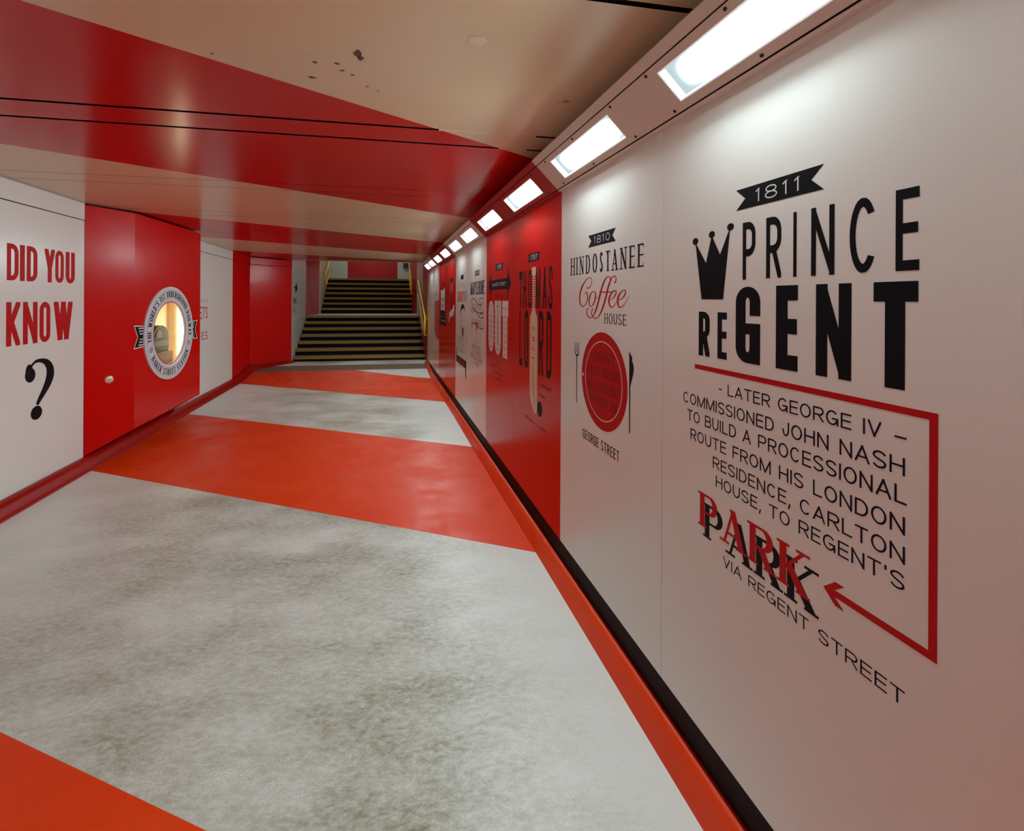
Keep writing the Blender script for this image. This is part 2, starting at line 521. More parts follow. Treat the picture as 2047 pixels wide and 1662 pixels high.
def letter(ch, x, y, w, h, sx, sy, q=1.0, serif=0.0, thin=None):
    """polygons of one letter filling the box (x, y, w, h)"""
    Wk, Hk = max(w - sx, 0.0), h - sy
    out = []
    for pts, closed, cls in glyph(ch, max(Wk, 1e-5), Hk, q):
        a, b = sx, sy
        if thin is not None:
            b = thin
            if cls == 't': a = b = thin * 1.15
            elif cls == 'T': a = b = sx
            elif cls == 'b': a = b = thin
        out += pen_stroke(pts, closed, a, b, True, (0, Hk))
        if serif and not closed and len(pts) == 2 and abs(pts[0][1] - pts[1][1]) > .3 * Hk and ch not in "',":
            for px, py in pts:
                mult = [p for p in glyph(ch, max(Wk, 1e-5), Hk, q)]
                if ch in 'VM' and py < 1e-6 and 0 < px < Wk: continue
                if ch == 'A' and py > Hk - 1e-6: continue
                if ch == 'N' and cls == 'T' and py < 1e-6: continue
                st = (thin or sy) * .9; half = sx * .5 + serif
                if ch == 'N' and px > Wk * .5 and py < 1e-6: continue
                if py < 1e-6: out.append([(px - half, -sy / 2), (px + half, -sy / 2), (px + half, -sy / 2 + st), (px - half, -sy / 2 + st)])
                elif py > Hk - 1e-6: out.append([(px - half, Hk + sy / 2 - st), (px + half, Hk + sy / 2 - st), (px + half, Hk + sy / 2), (px - half, Hk + sy / 2)])
        if serif and ch in 'EFTL' and len(pts) == 2 and abs(pts[0][1] - pts[1][1]) < 1e-6 and abs(pts[0][1] - Hk * .52) > .1 * Hk and abs(pts[0][1] - Hk * .5) > .1 * Hk:
            ends = [pts[1]] if ch != 'T' else pts
            for px, py in ends:
                s = -1 if py > Hk / 2 else 1
                e = py - s * sy / 2
                out.append([(px + sx * .5 - (thin or sx), e), (px + sx * .5, e), (px + sx * .5, e + s * h * .2), (px + sx * .5 - (thin or sx) * .4, e + s * h * .2)])
    res = []
    for pl in out:
        if ch != ',':
            pl = clip_half(clip_half(pl, 1, -sy / 2, False), 1, Hk + sy / 2, True)
            if not serif and ch not in 'I|1,' and len(pl) >= 3:
                pl = clip_half(clip_half(pl, 0, -sx / 2, False), 0, Wk + sx / 2, True)
        if len(pl) >= 3:
            res.append([(x + sx / 2 + p[0], y + sy / 2 + p[1]) for p in pl])
    return res


def text_polys(s, x0, x1, y0, y1, stem=0.16, bar=None, sp=0.28, q=1.0, serif=0.0, thin=None, wx=None):
    """a line of lettering between x0 and x1; stem and bar are fractions of the letter height"""
    h = y1 - y0; sx = stem * h; sy = (bar if bar is not None else stem) * h
    rel = [WREL.get(c, 1.0) for c in s]
    narrow = sum(1 for c in s if c in "I|',")
    # width = sum(rel*u) + narrow*sx + (n-1)*sp*u   (u counts the whole letter box)
    u = (x1 - x0 - narrow * sx) / (sum(rel) + sp * (len(s) - 1))
    polys = []; x = x0
    for c, r in zip(s, rel):
        wd = r * u + (sx if c in "I|'," else 0)
        if c != ' ':
            polys += letter(c, x, y0, wd, h, sx, sy, q, serif * h, thin * h if thin else None)
        x += wd + sp * u
    return polys


def var_stroke(pts):
    """polygons of a brush line; pts are (x, y, width)"""
    polys = []; n = len(pts); Lp, Rp = [], []
    for i in range(n):
        a, b = pts[max(i - 1, 0)], pts[min(i + 1, n - 1)]
        dx, dy = b[0] - a[0], b[1] - a[1]; l = math.hypot(dx, dy) or 1
        nx, ny = -dy / l, dx / l; h = pts[i][2] / 2
        Lp.append((pts[i][0] + nx * h, pts[i][1] + ny * h)); Rp.append((pts[i][0] - nx * h, pts[i][1] - ny * h))
    for i in range(n - 1):
        polys.append([Lp[i], Rp[i], Rp[i + 1], Lp[i + 1]])
    return polys


def ellipse(cx, cy, rx, ry, n=40):
    return [(cx + rx * math.cos(2 * math.pi * i / n), cy + ry * math.sin(2 * math.pi * i / n)) for i in range(n)]


def annulus(cx, cy, r0, r1, n=64, asp=1.0):
    o = []
    for i in range(n):
        a, b = 2 * math.pi * i / n, 2 * math.pi * (i + 1) / n
        o.append([(cx + r0 * math.cos(a) * asp, cy + r0 * math.sin(a)), (cx + r1 * math.cos(a) * asp, cy + r1 * math.sin(a)),
                  (cx + r1 * math.cos(b) * asp, cy + r1 * math.sin(b)), (cx + r0 * math.cos(b) * asp, cy + r0 * math.sin(b))])
    return o


def overlap(a, b, eps=2e-5):
    """do two convex polygons overlap (separating axes)"""
    for P in (a, b):
        for i in range(len(P)):
            x0, y0 = P[i]; x1, y1 = P[(i + 1) % len(P)]
            nx, ny = y1 - y0, x0 - x1; l = math.hypot(nx, ny)
            if l < 1e-9: continue
            nx /= l; ny /= l
            pa = [nx * x + ny * y for x, y in a]; pb = [nx * x + ny * y for x, y in b]
            if max(pa) <= min(pb) + eps or max(pb) <= min(pa) + eps:
                return False
    return True


def print_on(name, polys, frame, material, parent, lift=0.001):
    """flat print: polygons in wall coordinates put on a wall frame (origin, right, up, out); crossing strokes get hair-thin ink layers"""
    o, r, u, n = frame
    vs, fs, lay, bbs = [], [], [], []
    for pl in polys:
        bb = (min(p[0] for p in pl), max(p[0] for p in pl), min(p[1] for p in pl), max(p[1] for p in pl))
        used = set()
        for j, (b2, l2) in enumerate(zip(bbs, lay)):
            if l2 not in used and bb[0] < b2[1] and bb[1] > b2[0] and bb[2] < b2[3] and bb[3] > b2[2] and overlap(pl, polys[j]):
                used.add(l2)
        L_ = 0
        while L_ in used: L_ += 1
        lay.append(L_); bbs.append(bb)
        k = len(vs)
        vs += [o + r * p[0] + u * p[1] + n * ((lift * .3 if lift < .004 else lift) + L_ * 2e-5) for p in pl]
        fs.append(list(range(k, k + len(pl))))
    return obj(name, vs, fs, material, parent)


# ------------------------------------------------------------------ dimensions (metres)
XR, XL = 1.045, -2.857           # faces of the right and left cladding
ZC = 2.573                       # ceiling
Y_BACK = -4.6                    # tunnel goes on behind the photographer
Y_CEIL = 11.42                   # ceiling stops where the stairs begin
PITCH = 1.0235
seam = lambda i: 1.603 + PITCH * i
RW = (Vector((XR, 0, 0)), Vector((0, -1, 0)), Vector((0, 0, 1)), Vector((-1, 0, 0)))
LW = (Vector((XL, 0, 0)), Vector((0, 1, 0)), Vector((0, 0, 1)), Vector((1, 0, 0)))


def R(px, py):
    p = on_x(px, py, XR); return (-p.y, p.z)


def Lf(px, py):
    p = on_x(px, py, XL); return (p.y, p.z)


def ramp(y):
    t = min(max((y - 9.6) / 2.0, 0), 1)
    return 0.15 * t * t * (3 - 2 * t)


# ------------------------------------------------------------------ floor
def stripes(name, z_of, xs, bounds, ncell, flip=False):
    """a painted slab; bounds = list of (line function of x, material index after it)"""
    g = Geo()
    for (fa, mi), (fb, _) in zip(bounds[:-1], bounds[1:]):
        vs, fs = [], []
        ny = ncell
        for x in xs:
            for k in range(ny + 1):
                y = fa(x) + (max(fb(x), fa(x)) - fa(x)) * k / ny
                vs.append((x, y, z_of(y)))
        for i in range(len(xs) - 1):
            for k in range(ny):
                a = i * (ny + 1) + k
                q = (a, a + ny + 1, a + ny + 2, a + 1)
                if abs(vs[a][1] - vs[a + 1][1]) < 1e-6 and abs(vs[a + ny + 1][1] - vs[a + ny + 2][1]) < 1e-6:
                    continue
                fs.append(q[::-1] if flip else q)
        g.add(vs, fs, mi)
    return g


def line(p, q):
    m = (q[1] - p[1]) / (q[0] - p[0])
    return lambda x: p[1] + m * (x - p[0])


F1 = line((-1.424, 2.055), (-.526, 1.559)); F2 = line((-2.73, 5.007), (.988, 2.912)); F3 = line((-2.71, 7.24), (.999, 5.127))
F4 = line((-2.77, 9.70), (1.007, 7.446)); F5 = line((1.0, 9.717), (-0.62, 10.62))
cst = lambda v: (lambda x: v)
xs = [-2.90 + 0.05 * i for i in range(80)]
xs = [x for x in xs if x < 1.06] + [1.06]
FB = [(cst(Y_BACK), 1), (lambda x: F1(x) - 4.3, 0), (lambda x: F1(x) - 2.0, 1), (F1, 0), (F2, 1), (F3, 0), (F4, 1),
      (lambda x: min(F5(x), 10.62), 0), (cst(10.62), 2), (cst(11.12), 0), (cst(11.75), 0)]
FB[1] = (lambda x: max(F1(x) - 4.3, Y_BACK), 0)
fl = stripes('floor', ramp, xs, FB, 14)
structure(fl.done('floor', [FWHT, FRED, BROWN], smooth=True))

# kerbs along both sides
prof_r = [(0.99, -0.02), (0.99, 0.0), (0.998, 0.018), (1.012, 0.05), (1.022, 0.078), (1.034, 0.094), (1.049, 0.098), (1.062, 0.098), (1.062, -0.02)]
prof_l = [(-2.862, -0.02), (-2.862, 0.104), (-2.84, 0.104), (-2.815, 0.101), (-2.795, 0.09), (-2.78, 0.072), (-2.765, 0.04), (-2.745, 0.012), (-2.73, 0.0), (-2.73, -0.02)]


def kerb(name, prof, path):
    """profile given as (offset from the wall path, z) mitred along a plan path"""
    vs, fs = [], []; n = len(prof)
    for x_off, y, scale, dz in path:
        for px, pz in prof:
            vs.append((px + x_off(px), y(px), pz * scale + dz))
    m = len(path)
    for i in range(m - 1):
        for k in range(n):
            fs.append((i * n + k, i * n + (k + 1) % n, (i + 1) * n + (k + 1) % n, (i + 1) * n + k))
    fs += [tuple(range(n)), tuple(range((m - 1) * n, m * n))]
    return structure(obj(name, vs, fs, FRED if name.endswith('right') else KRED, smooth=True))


zero = lambda px: 0.0
ys = [Y_BACK] + [0.5 * i for i in range(-9, 19)] + [9.0 + .25 * i for i in range(1, 11)]
kerb('baseboard_right', prof_r, [(zero, cst(y), 1.0 if y < 9.6 else max(0.35, 1 - (y - 9.6) * .3), ramp(y)) for y in ys if y <= 11.3])
KX, KY, CX, CYY = XL, 10.80, -2.12, 11.57        # kink of the left wall and its corner by the stairs
ang = math.atan2(CX - KX, CYY - KY)
pl = [(zero, cst(y), 1.0, ramp(y)) for y in ys if y < 10.7]
mit = math.tan(ang / 2)
pl.append((zero, lambda px: KY - (px - XL) * mit, 0.95, ramp(10.75)))
pl.append((lambda px: (CX - XL) + (px - XL) * (math.cos(ang) - 1), lambda px: CYY - (px - XL) * math.sin(ang), 0.45, ramp(11.5)))
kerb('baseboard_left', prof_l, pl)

# ------------------------------------------------------------------ ceiling
C1 = line((-.824, 1.842), (.962, 2.908)); C2 = line((-2.265, 3.247), (.898, 5.122)); C3 = line((-2.566, 5.528), (.965, 7.457))
C4 = line((-2.685, 7.56), (.738, 9.504)); C5 = line((-2.83, 9.563), (.95, 11.3))
CB = [(cst(Y_BACK), 0), (lambda x: max(C1(x) - 4.4, Y_BACK), 1), (lambda x: max(C1(x) - 2.2, Y_BACK), 0), (C1, 1), (C2, 0), (C3, 1), (C4, 0),
      (lambda x: min(C5(x), Y_CEIL), 1), (cst(Y_CEIL), 0)]
cx = [-2.9, XL, -1.9, -0.95, 0.0, 0.5, 0.945, 0.98]
cg = stripes('ceiling', lambda y: ZC, cx, CB, 1, flip=True)
ceil = cg.done('ceiling', [CCRM, CRED, DARK])
bm = bmesh.new(); bm.from_mesh(ceil.data)
grooves = []
for k in range(-3, 7):
    y0 = 2.508 + 1.4155 * k
    for dy in (0.0, 0.235):
        grooves.append((y0 + dy, 0.024 if k < 1 else 0.008))
for y, wd in grooves:
    for s in (-1, 1):
        bmesh.ops.bisect_plane(bm, geom=bm.verts[:] + bm.edges[:] + bm.faces[:], plane_co=(0, y + s * wd / 2, ZC), plane_no=(0, 1, 0))
kill = [f for f in bm.faces if any(abs(f.calc_center_median().y - y) < wd / 2 - 1e-5 for y, wd in grooves)]
for f in kill:                                     # joints: sink the strip so that it is a real groove
    pass
ext = bmesh.ops.extrude_discrete_faces(bm, faces=kill)
for f in ext['faces']:
    f.material_index = 2
bmesh.ops.delete(bm, geom=ext['faces'], context='FACES')
bm.to_mesh(ceil.data); bm.free()
structure(ceil)
# chipped paint and one pale repair patch on the cream ceiling
rr = random.Random(3)
CHIP = mat('bare_plaster_chip', (0.12, 0.07, 0.04), 0.6, 0.3); PATCH = mat('repair_patch', (0.70, 0.55, 0.42), 0.35, 0.5)
for px, py, rx_, ry_, m_ in ((716, 108, 5, 5, CHIP), (721, 116, 4, 3, CHIP), (630, 124, 3, 1.5, CHIP), (625, 155, 5, 1.5, CHIP), (674, 127, 4, 1.2, CHIP), (684, 141, 3, 1.2, CHIP), (756, 182, 2, 1, CHIP), (424, 107, 2, 1.2, CHIP), (735, 173, 2, 1, CHIP), (705, 150, 3, 1, CHIP), (956, 82, 15, 6, PATCH)):
    r_ = ray(px, py); c_ = Vector((0, 0, CAM_H)) + r_ * ((ZC - CAM_H) / r_.z)
    sc_ = c_.length / 929
    n_ = 5 if m_ is PATCH else 11
    pts = [(c_.x + rx_ * sc_ * math.cos(2 * math.pi * k / n_) * rr.uniform(.6, 1.15), c_.y + ry_ * 1.8 * sc_ * math.sin(2 * math.pi * k / n_) * rr.uniform(.5, 1.2), ZC - .0006) for k in range(n_)]
    o = obj('paint_stain', pts, [tuple(range(n_ - 1, -1, -1))], m_, ceil)
# joints plastered over where they cross the cream paint
for y, x0, x1 in ((2.508, .292, .84), (2.743, .686, .86), (1.0925, -2.9, .84), (1.3275, -1.75, .56)):
    g = Geo(); g.box((x0, y - .013, ZC - .0012), (x1, y + .013, ZC + .004)); g.done('joint_filler', [PLF], ceil)
# thickness above the painted skin: closes the grooves and the end face above the stairs
g = Geo()
g.box((-2.95, Y_BACK, ZC + 0.012), (1.2, Y_CEIL - .002, ZC + 0.30))
structure(g.done('ceiling_slab', [DARK]))
g = Geo()
g.box((-2.95, Y_CEIL, ZC - 0.002), (1.2, Y_CEIL + 0.15, 5.4))
structure(g.done('wall_lintel', [PLAST]))

# ------------------------------------------------------------------ right wall: backing, panels, cornice
g = Geo()
g.box((XR + 0.016, Y_BACK, -0.05), (XR + 0.16, 18.4, 5.4))
structure(g.done('wall_right', [SKIRT]))

PANELS = {}
labels_r = {
    -6: None, -5: None, -4: None, -3: None, -2: None,
    -1: ('white', 'white wall panel printed with a black crown, big black lettering and red arrow'),
    0: ('white', 'white wall panel printed with a red plate between fork and knife'),
    1: ('red', 'red wall panel printed with a cream cricket bat between tall black letters'),
    2: ('red', 'red wall panel printed with three tall pale letters under a dark arrow banner'),
    3: ('white', 'white wall panel printed with a curly brown scroll and grey lines of text'),
    4: ('white', 'white wall panel with bearded face drawing and dark red folded ribbon'),
    5: ('red', 'red wall panel printed with a thin dark spire and pale bird shape'),
    6: ('red', 'red wall panel printed with a white paper sheet and black caption box'),
    7: ('white', 'white wall panel printed with faded red block letters, next to plain end panel'),
    8: ('white', 'plain white end panel of right wall nearest the stairs'),
}
PB, PT = 0.222, 2.300
for i in range(-6, 9):
    y0, y1 = seam(i), seam(i + 1)
    if i == 8: y1 = 11.08
    lab = labels_r.get(i)
    tone = lab[0] if lab else ('white' if i >= -3 else 'red')
    text = lab[1] if lab else ('%s blank wall panel on right wall behind the viewpoint' % tone)
    t = thing('mural_board', (XR, (y0 + y1) / 2, PB), text, 'wall panel', None if lab else 'blank panels behind the viewpoint')
    gp = Geo(); gp.box((XR, max(y0 + .0012, Y_BACK), PB), (XR + 0.012, y1 - .0012, PT))
    gp.done('board', [PW if tone == 'white' else PR], t)
    PANELS[i] = t
# cladding beside the stairs, same wall
for y0, y1, m_, nm in ((11.084, 12.5, DKRED, 'red'), (12.503, 14.75, GREY, 'grey'), (14.753, 18.0, DKRED, 'second red')):
    g = Geo(); g.box((XR, y0, 0.0), (XR + .012, y1, 4.6))
    tag(g.done('cladding_board', [m_]), {'red': 'dark red cladding panel beside lower steps behind yellow handrail', 'grey': 'grey cladding panel beside the stair landing on right wall',
        'second red': 'dark red cladding panel beside upper steps on right wall'}[nm], 'wall panel')

# cornice that carries the lights
CRN = [(1.045, 2.300), (1.019, 2.307), (0.882, 2.444), (0.855, 2.471), (0.868, 2.484), (0.965, 2.573), (1.06, 2.573), (1.06, 2.300)]


def cornice(y0, y1, material, name):
    g = Geo()
    lo = [(1.0605, 2.296), (1.024, 2.2985), (1.019, 2.3045), (1.023, 2.3085), (1.0605, 2.3185)]
    hi = [(0.886, 2.4465), (0.881, 2.4435), (0.855, 2.4695), (0.862, 2.480), (0.965, 2.5728), (1.06, 2.5728), (1.06, 2.51)]
    g.prism_y(lo, y0 + .001, y1 - .001); g.prism_y(hi, y0 + .001, y1 - .001)
    return structure(g.done(name, [material]))


edges = [Y_BACK, seam(-3), seam(-1), seam(1), seam(3), seam(5), seam(7), 10.62]
tones = [BOXR, BOXR, BOXW, BOXW, BOXR, BOXW, BOXR, BOXW]
tones = ['w', 'w', 'w', 'r', 'w', 'r', 'w']
for k in range(7):
    cornice(edges[k], edges[k + 1], BOXW if tones[k] == 'w' else BOXR, 'trim_%d' % (k + 1))
g = Geo()
g.prism_y(CRN, 10.62, 10.66)
structure(g.done('trim_8', [mat('cornice_end', (0.03, 0.03, 0.06), 0.4)]))

fdir = Vector((-1, 0, 1)).normalized()      # up the sloped face
fout = Vector((-1, 0, -1)).normalized()     # out of the sloped face
f0 = Vector((1.0195, 0, 2.3085))            # foot of the face
FLEN = 0.190
ab = {-1: 'crown panel', 0: 'red plate panel', 1: 'cricket bat panel', 2: 'tall pale letters panel', 3: 'curly scroll panel',
      4: 'bearded face panel', 5: 'spire and bird panel', 6: 'paper sheet panel', 7: 'faded red letters panel', 8: 'plain white end panel'}


def face_box(g, a0, a1, y0, y1, n0, n1, mi=0):
    P = lambda a, y, n: f0 + fdir * a + fout * n + Vector((0, y, 0))
    vs = [P(a, y, n) for n in (n0, n1) for y in (y0, y1) for a in (a0, a1)]
    g.add(vs, [(0, 1, 3, 2), (4, 6, 7, 5), (0, 4, 5, 1), (2, 3, 7, 6), (0, 2, 6, 4), (1, 5, 7, 3)], mi)


for i in range(-5, 9):
    y0, y1 = seam(i), (seam(i + 1) if i < 8 else 10.62)
    far = 1.432 + 1.0235 * (i + 1)
    if i == 8: far = 10.50
    near = far - 0.665
    k = max(j for j in range(7) if edges[j] <= y0 + .01)
    pm = BOXW if tones[k] == 'w' else BOXR
    if i in ab:
        t = thing('wall_light', (0.95, (near + far) / 2, 2.37), 'strip light set in sloping %s cornice above the %s' % ('cream' if tones[k] == 'w' else 'red', ab[i]), 'light')
    else:
        t = thing('wall_light', (0.95, (near + far) / 2, 2.37), 'strip light in the cornice behind the viewpoint', 'light', 'lights behind the viewpoint')
    a0, a1 = 0.0345, 0.1745 - 0.0
    a0, a1 = 0.033, 0.159
    y0 = max(y0, Y_BACK)
    near = max(near, y0 + .02)
    g = Geo()
    face_box(g, 0.003, a0, y0, y1, -0.004, 0.0)
    face_box(g, a1, FLEN - .003, y0, y1, -0.004, 0.0)
    face_box(g, a0, a1, y0, near, -0.004, 0.0)
    face_box(g, a0, a1, far, y1, -0.004, 0.0)
    g.done('face_plate', [pm], t)
    g = Geo(); face_box(g, -.004, .012, y0, y1, -.012, -.006); face_box(g, FLEN - .012, FLEN + .004, y0, y1, -.012, -.006)
    face_box(g, -.002, FLEN + .002, y0, y1, -.060, -.050)
    g.done('added_backing', [DARK], t)  # dark backing added to stop lamp light leaking through the plate gaps
    g = Geo()
    r_ = 0.005
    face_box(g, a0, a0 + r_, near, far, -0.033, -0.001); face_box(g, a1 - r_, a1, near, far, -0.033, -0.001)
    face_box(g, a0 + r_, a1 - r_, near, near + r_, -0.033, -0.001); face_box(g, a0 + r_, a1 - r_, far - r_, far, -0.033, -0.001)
    g.done('rim', [mat('glowing_rim', (0.9, 0.9, 0.9), 0.3, 0.5, emit=(LAMP_COL, 0.3))], t)  # rim glows faintly by itself, standing in for tube light falling on it
    g = Geo(); P = lambda a, y, n: f0 + fdir * a + fout * n + Vector((0, y, 0))
    g.add([P(a0 + r_, near + r_, -.029), P(a1 - r_, near + r_, -.029), P(a1 - r_, far - r_, -.029), P(a0 + r_, far - r_, -.029)], [(0, 1, 2, 3)])
    d = g.done('diffuser', [LAMP], t); d['label'] = 'lit opal diffuser'
    if i >= -1 and i < 5:
        for ay in (far + 0.05, (near + far) / 2, near - 0.05):
            for aa in (0.016, 0.175):
                if not (y0 + .02 < ay < y1 - .02): continue
                g = Geo(); c = P(aa, ay, 0.0); ey = Vector((0, 1, 0))
                ringp = [c + (fdir * math.cos(q * math.pi / 5) + ey * math.sin(q * math.pi / 5)) * 0.0065 for q in range(10)]
                ring2 = [c + (fdir * math.cos(q * math.pi / 5) + ey * math.sin(q * math.pi / 5)) * 0.0045 + fout * .003 for q in range(10)]
                g.add(ringp + ring2, [(q, (q + 1) % 10, 10 + (q + 1) % 10, 10 + q) for q in range(10)] + [tuple(range(10, 20))])
                g.done('screw', [SCREW], t)

# ------------------------------------------------------------------ prints on the right wall
def ribbon(panel, TL, TR, BR, BL, nl, nr, text=None, tl=None, tr=None, ink=NAVY, stem=.13):
    """dark swallow-tailed date ribbon with pale digits"""
    q = lambda p: R(*p)
    a, b, c, d, e, f = q(TL), q(TR), q(BR), q(BL), q(nl), q(nr)
    zt = (a[1] + b[1]) / 2; zb = (c[1] + d[1]) / 2; x0 = (a[0] + d[0]) / 2; x1 = (b[0] + c[0]) / 2; zm = (zt + zb) / 2
    polys = [[(x0, zt), (e[0], zm), (f[0], zm), (x1, zt)], [(e[0], zm), (x0, zb), (x1, zb), (f[0], zm)]]
    o = print_on('date_ribbon', polys, RW, ink, panel, .001)
    if text:
        h = zt - zb
        if tl is None: tl, tr = x0 + (x1 - x0) * .24, x0 + (x1 - x0) * .78
        print_on('date_lettering', text_polys(text, tl, tr, zb + h * .2, zt - h * .2, stem, stem * .9, sp=.34), RW, WINK, o, .0018)
    return o


def rtext(panel, s, lt, lb, rt_, rb, material, name='lettering', lift=.001, **kw):
    a, b, c, d = R(*lt), R(*lb), R(*rt_), R(*rb)
    zt = (a[1] + c[1]) / 2; zb = (b[1] + d[1]) / 2
    return print_on(name, text_polys(s, (a[0] + b[0]) / 2, (c[0] + d[0]) / 2, zb, zt, **kw), RW, material, panel, lift)


def scribble(x0, x1, z0, z1, n, seed):
    """a row of small upright marks: a line of print too small to read"""
    rr = random.Random(seed); out = []; h = z1 - z0; x = x0; u = (x1 - x0) / n
    for k in range(n):
        if rr.random() < .14: x += u; continue
        a = x + u * .12; b = x + u * .85; s = u * .22
        kind = rr.randrange(4)
        out.append([(a, z0), (a + s, z0), (a + s, z1), (a, z1)])
        if kind != 0: out.append([(b - s, z0), (b, z0), (b, z1), (b - s, z1)])
        if kind in (1, 2): out.append([(a, z1 - h * .2), (b, z1 - h * .2), (b, z1), (a, z1)])
        if kind in (2, 3): out.append([(a, z0 + h * .4), (b, z0 + h * .4), (b, z0 + h * .58), (a, z0 + h * .58)])
        x += u
    return out


# --- panel with the crown
p = PANELS[-1]
ribbon(p, (1471.7, 381.3), (1647.5, 327.5), (1647.5, 378.2), (1471.7, 422), (1490, 398), (1622, 358.8), '1811', R(1509, 390)[0], R(1601, 370)[0], INK, .105)
zt, zb = 1.882, 1.7145
PRX = [('P', 525, 607), ('R', 675, 772), ('I', 848, 870), ('N', 962, 1112), ('C', 1208, 1383), ('E', 1502, 1655)]
ix = lambda zx: R(1320 + zx * .3128, 600)[0]
polys = []
for ch, a, b in PRX:
    x0, x1 = ix(a), ix(b)
    polys += letter(ch, x0, zb, x1 - x0, zt - zb, min(0.0135, x1 - x0), 0.0215, 2.6 if ch == 'C' else 1.45)
print_on('lettering', polys, RW, INK, p)
polys = []
z0, z1 = 1.4535, 1.545
for ch, a, b in (('R', 247, 317), ('E', 367, 427)):
    x0, x1 = ix(a), ix(b); polys += letter(ch, x0, R(1397, 710)[1], x1 - x0, R(1397, 623)[1] - R(1397, 710)[1], (x1 - x0) * (.42 if ch == 'R' else .48), 0.022, 1.1)
print_on('lettering', polys, RW, INK, p)
polys = []
gt, gb = R(1562, 571)[1], R(1595, 744)[1]
for ch, a, b, sx, sy in (('G', 483, 640, .42, .032), ('E', 740, 880, .55, .040), ('N', 995, 1223, .345, .03), ('T', 1363, 1650, .455, .042)):
    x0, x1 = ix(a), ix(b); polys += letter(ch, x0, gb, x1 - x0, gt - gb, sx * (x1 - x0), sy, 1.1)
print_on('lettering', polys, RW, INK, p)
Z5 = lambda x, y: R(1320 + x * .3128, 300 + y * .3128)
crown = [Z5(232, 605), Z5(292, 722), Z5(325, 562), Z5(336, 562), Z5(382, 668), Z5(438, 515), Z5(446, 517), Z5(402, 955), Z5(264, 955), Z5(226, 605)]
cz = crown
cp = [[cz[9], cz[0], cz[1], cz[8]], [cz[1], cz[2], cz[3], cz[4]], [cz[4], cz[5], cz[6], cz[7]], [cz[1], cz[4], cz[7], cz[8]]]
for bx, by in ((225, 585), (330, 541), (449, 492)):
    a, b = Z5(bx, by); cp.append(ellipse(a, b, .0145, .0115, 24))
print_on('crown_emblem', cp, RW, INK, p)
# red line turning into an arrow
xa, xb, xi = R(1389.3, 732)[0], -0.7115, -0.7265
zb0, zb1, zb2 = 1.437, 1.422, 0.958
polys = [[(xa, zb1), (xb, zb1), (xb, zb0), (xa, zb0)], [(xi, zb2), (xb, zb2), (xb, zb1), (xi, zb1)], [(-.918, zb2), (xi, zb2), (xi, zb2 + .0165), (-.918, zb2 + .0165)]]
zc = zb2 + .00825; tip = R(1645.8, 1172.7)[0]
polys += [[(tip, zc), (tip + .030, zc + .028), (tip + .052, zc + .028), (tip + .020, zc)], [(tip, zc), (tip + .020, zc), (tip + .052, zc - .028), (tip + .030, zc - .028)],
          [(tip + .012, zc + .00825), (tip + .012, zc - .00825), (-.9, zc - .00825), (-.9, zc + .00825)]]
print_on('arrow_line', polys, RW, RINK, p)
HEL = dict(stem=.125, bar=.115, q=2.2, sp=.20)
rtext(p, "- LATER GEORGE IV =", (1437, 764), (1437, 786), (1812.5, 858), (1812.5, 893), NAVY, **HEL)
rtext(p, "COMMISSIONED JOHN NASH", (1366, 782.8), (1366, 804.5), (1809.5, 915), (1809.5, 951), NAVY, **HEL)
rtext(p, "TO BUILD A PROCESSIONAL", (1374, 819), (1374, 841), (1813, 972), (1813, 1009), NAVY, **HEL)
rtext(p, "ROUTE FROM HIS LONDON", (1380.6, 857.8), (1380.6, 880.3), (1809.5, 1032), (1809.5, 1067.9), NAVY, **HEL)
rtext(p, "RESIDENCE, CARLTON", (1425, 914), (1425, 938), (1809.5, 1091.7), (1809.5, 1126), NAVY, **HEL)
rtext(p, "HOUSE, TO REGENT'S", (1431, 954), (1431, 975.6), (1808.7, 1144.5), (1808.7, 1181), NAVY, **HEL)
rtext(p, "VIA REGENT STREET", (1445.6, 1110), (1445.6, 1131), (1808.7, 1386), (1808.7, 1418), NAVY, **HEL)
PK = dict(stem=.20, bar=.07, thin=.07, serif=.08, q=1.8, sp=.26)
for nm, m_, dx, dz, lift in (('shadow_lettering', INK, .024, -.028, .001), ('lettering', RINK, 0, 0, .0016)):
    a, b, c, d = R(1398, 980), R(1402, 1053.6), R(1612, 1112), R(1617, 1198.7)
    zt, zb = (a[1] + c[1]) / 2, (b[1] + d[1]) / 2
    print_on(nm, text_polys('PARK', a[0] + .004 + dx, d[0] + dx - .006, zb + dz, zt + dz, **PK), RW, m_, p, lift)

# --- panel with the plate
p = PANELS[0]
ribbon(p, (1176, 472), (1231, 455), (1231, 481.7), (1176, 495.4), (1182, 482.7), (1224.4, 469.4), '1810', R(1187, 475)[0], R(1219, 475)[0], NAVY, .10)
hx = lambda zx: R(1110 + zx * .1324, 600)[0]
zt, zb = R(1213, 502)[1], R(1213, 542)[1]
zt, zb = 1.887, 1.7905
polys = []
for ch, a, b in (('H', 228, 298), ('I', 312, 342), ('N', 360, 432), ('D', 455, 530), ('O', 555, 637), ('S', 663, 722), ('T', 752, 832), ('A', 845, 945), ('N', 972, 1082), ('E', 1110, 1205), ('E', 1236, 1342)):
    x0, x1 = hx(a), hx(b)
    polys += letter(ch, x0 + .005, zb, x1 - x0 - .010, zt - zb, .0135, .006, 2.2, .0065, .006)
print_on('lettering', polys, RW, NAVY, p)
rtext(p, 'HOUSE', (1208.4, 626.3), (1208.4, 646.8), (1252, 629), (1252, 651.7), NAVY, stem=.14, bar=.07, thin=.07, serif=.06, q=2.2, sp=.32)
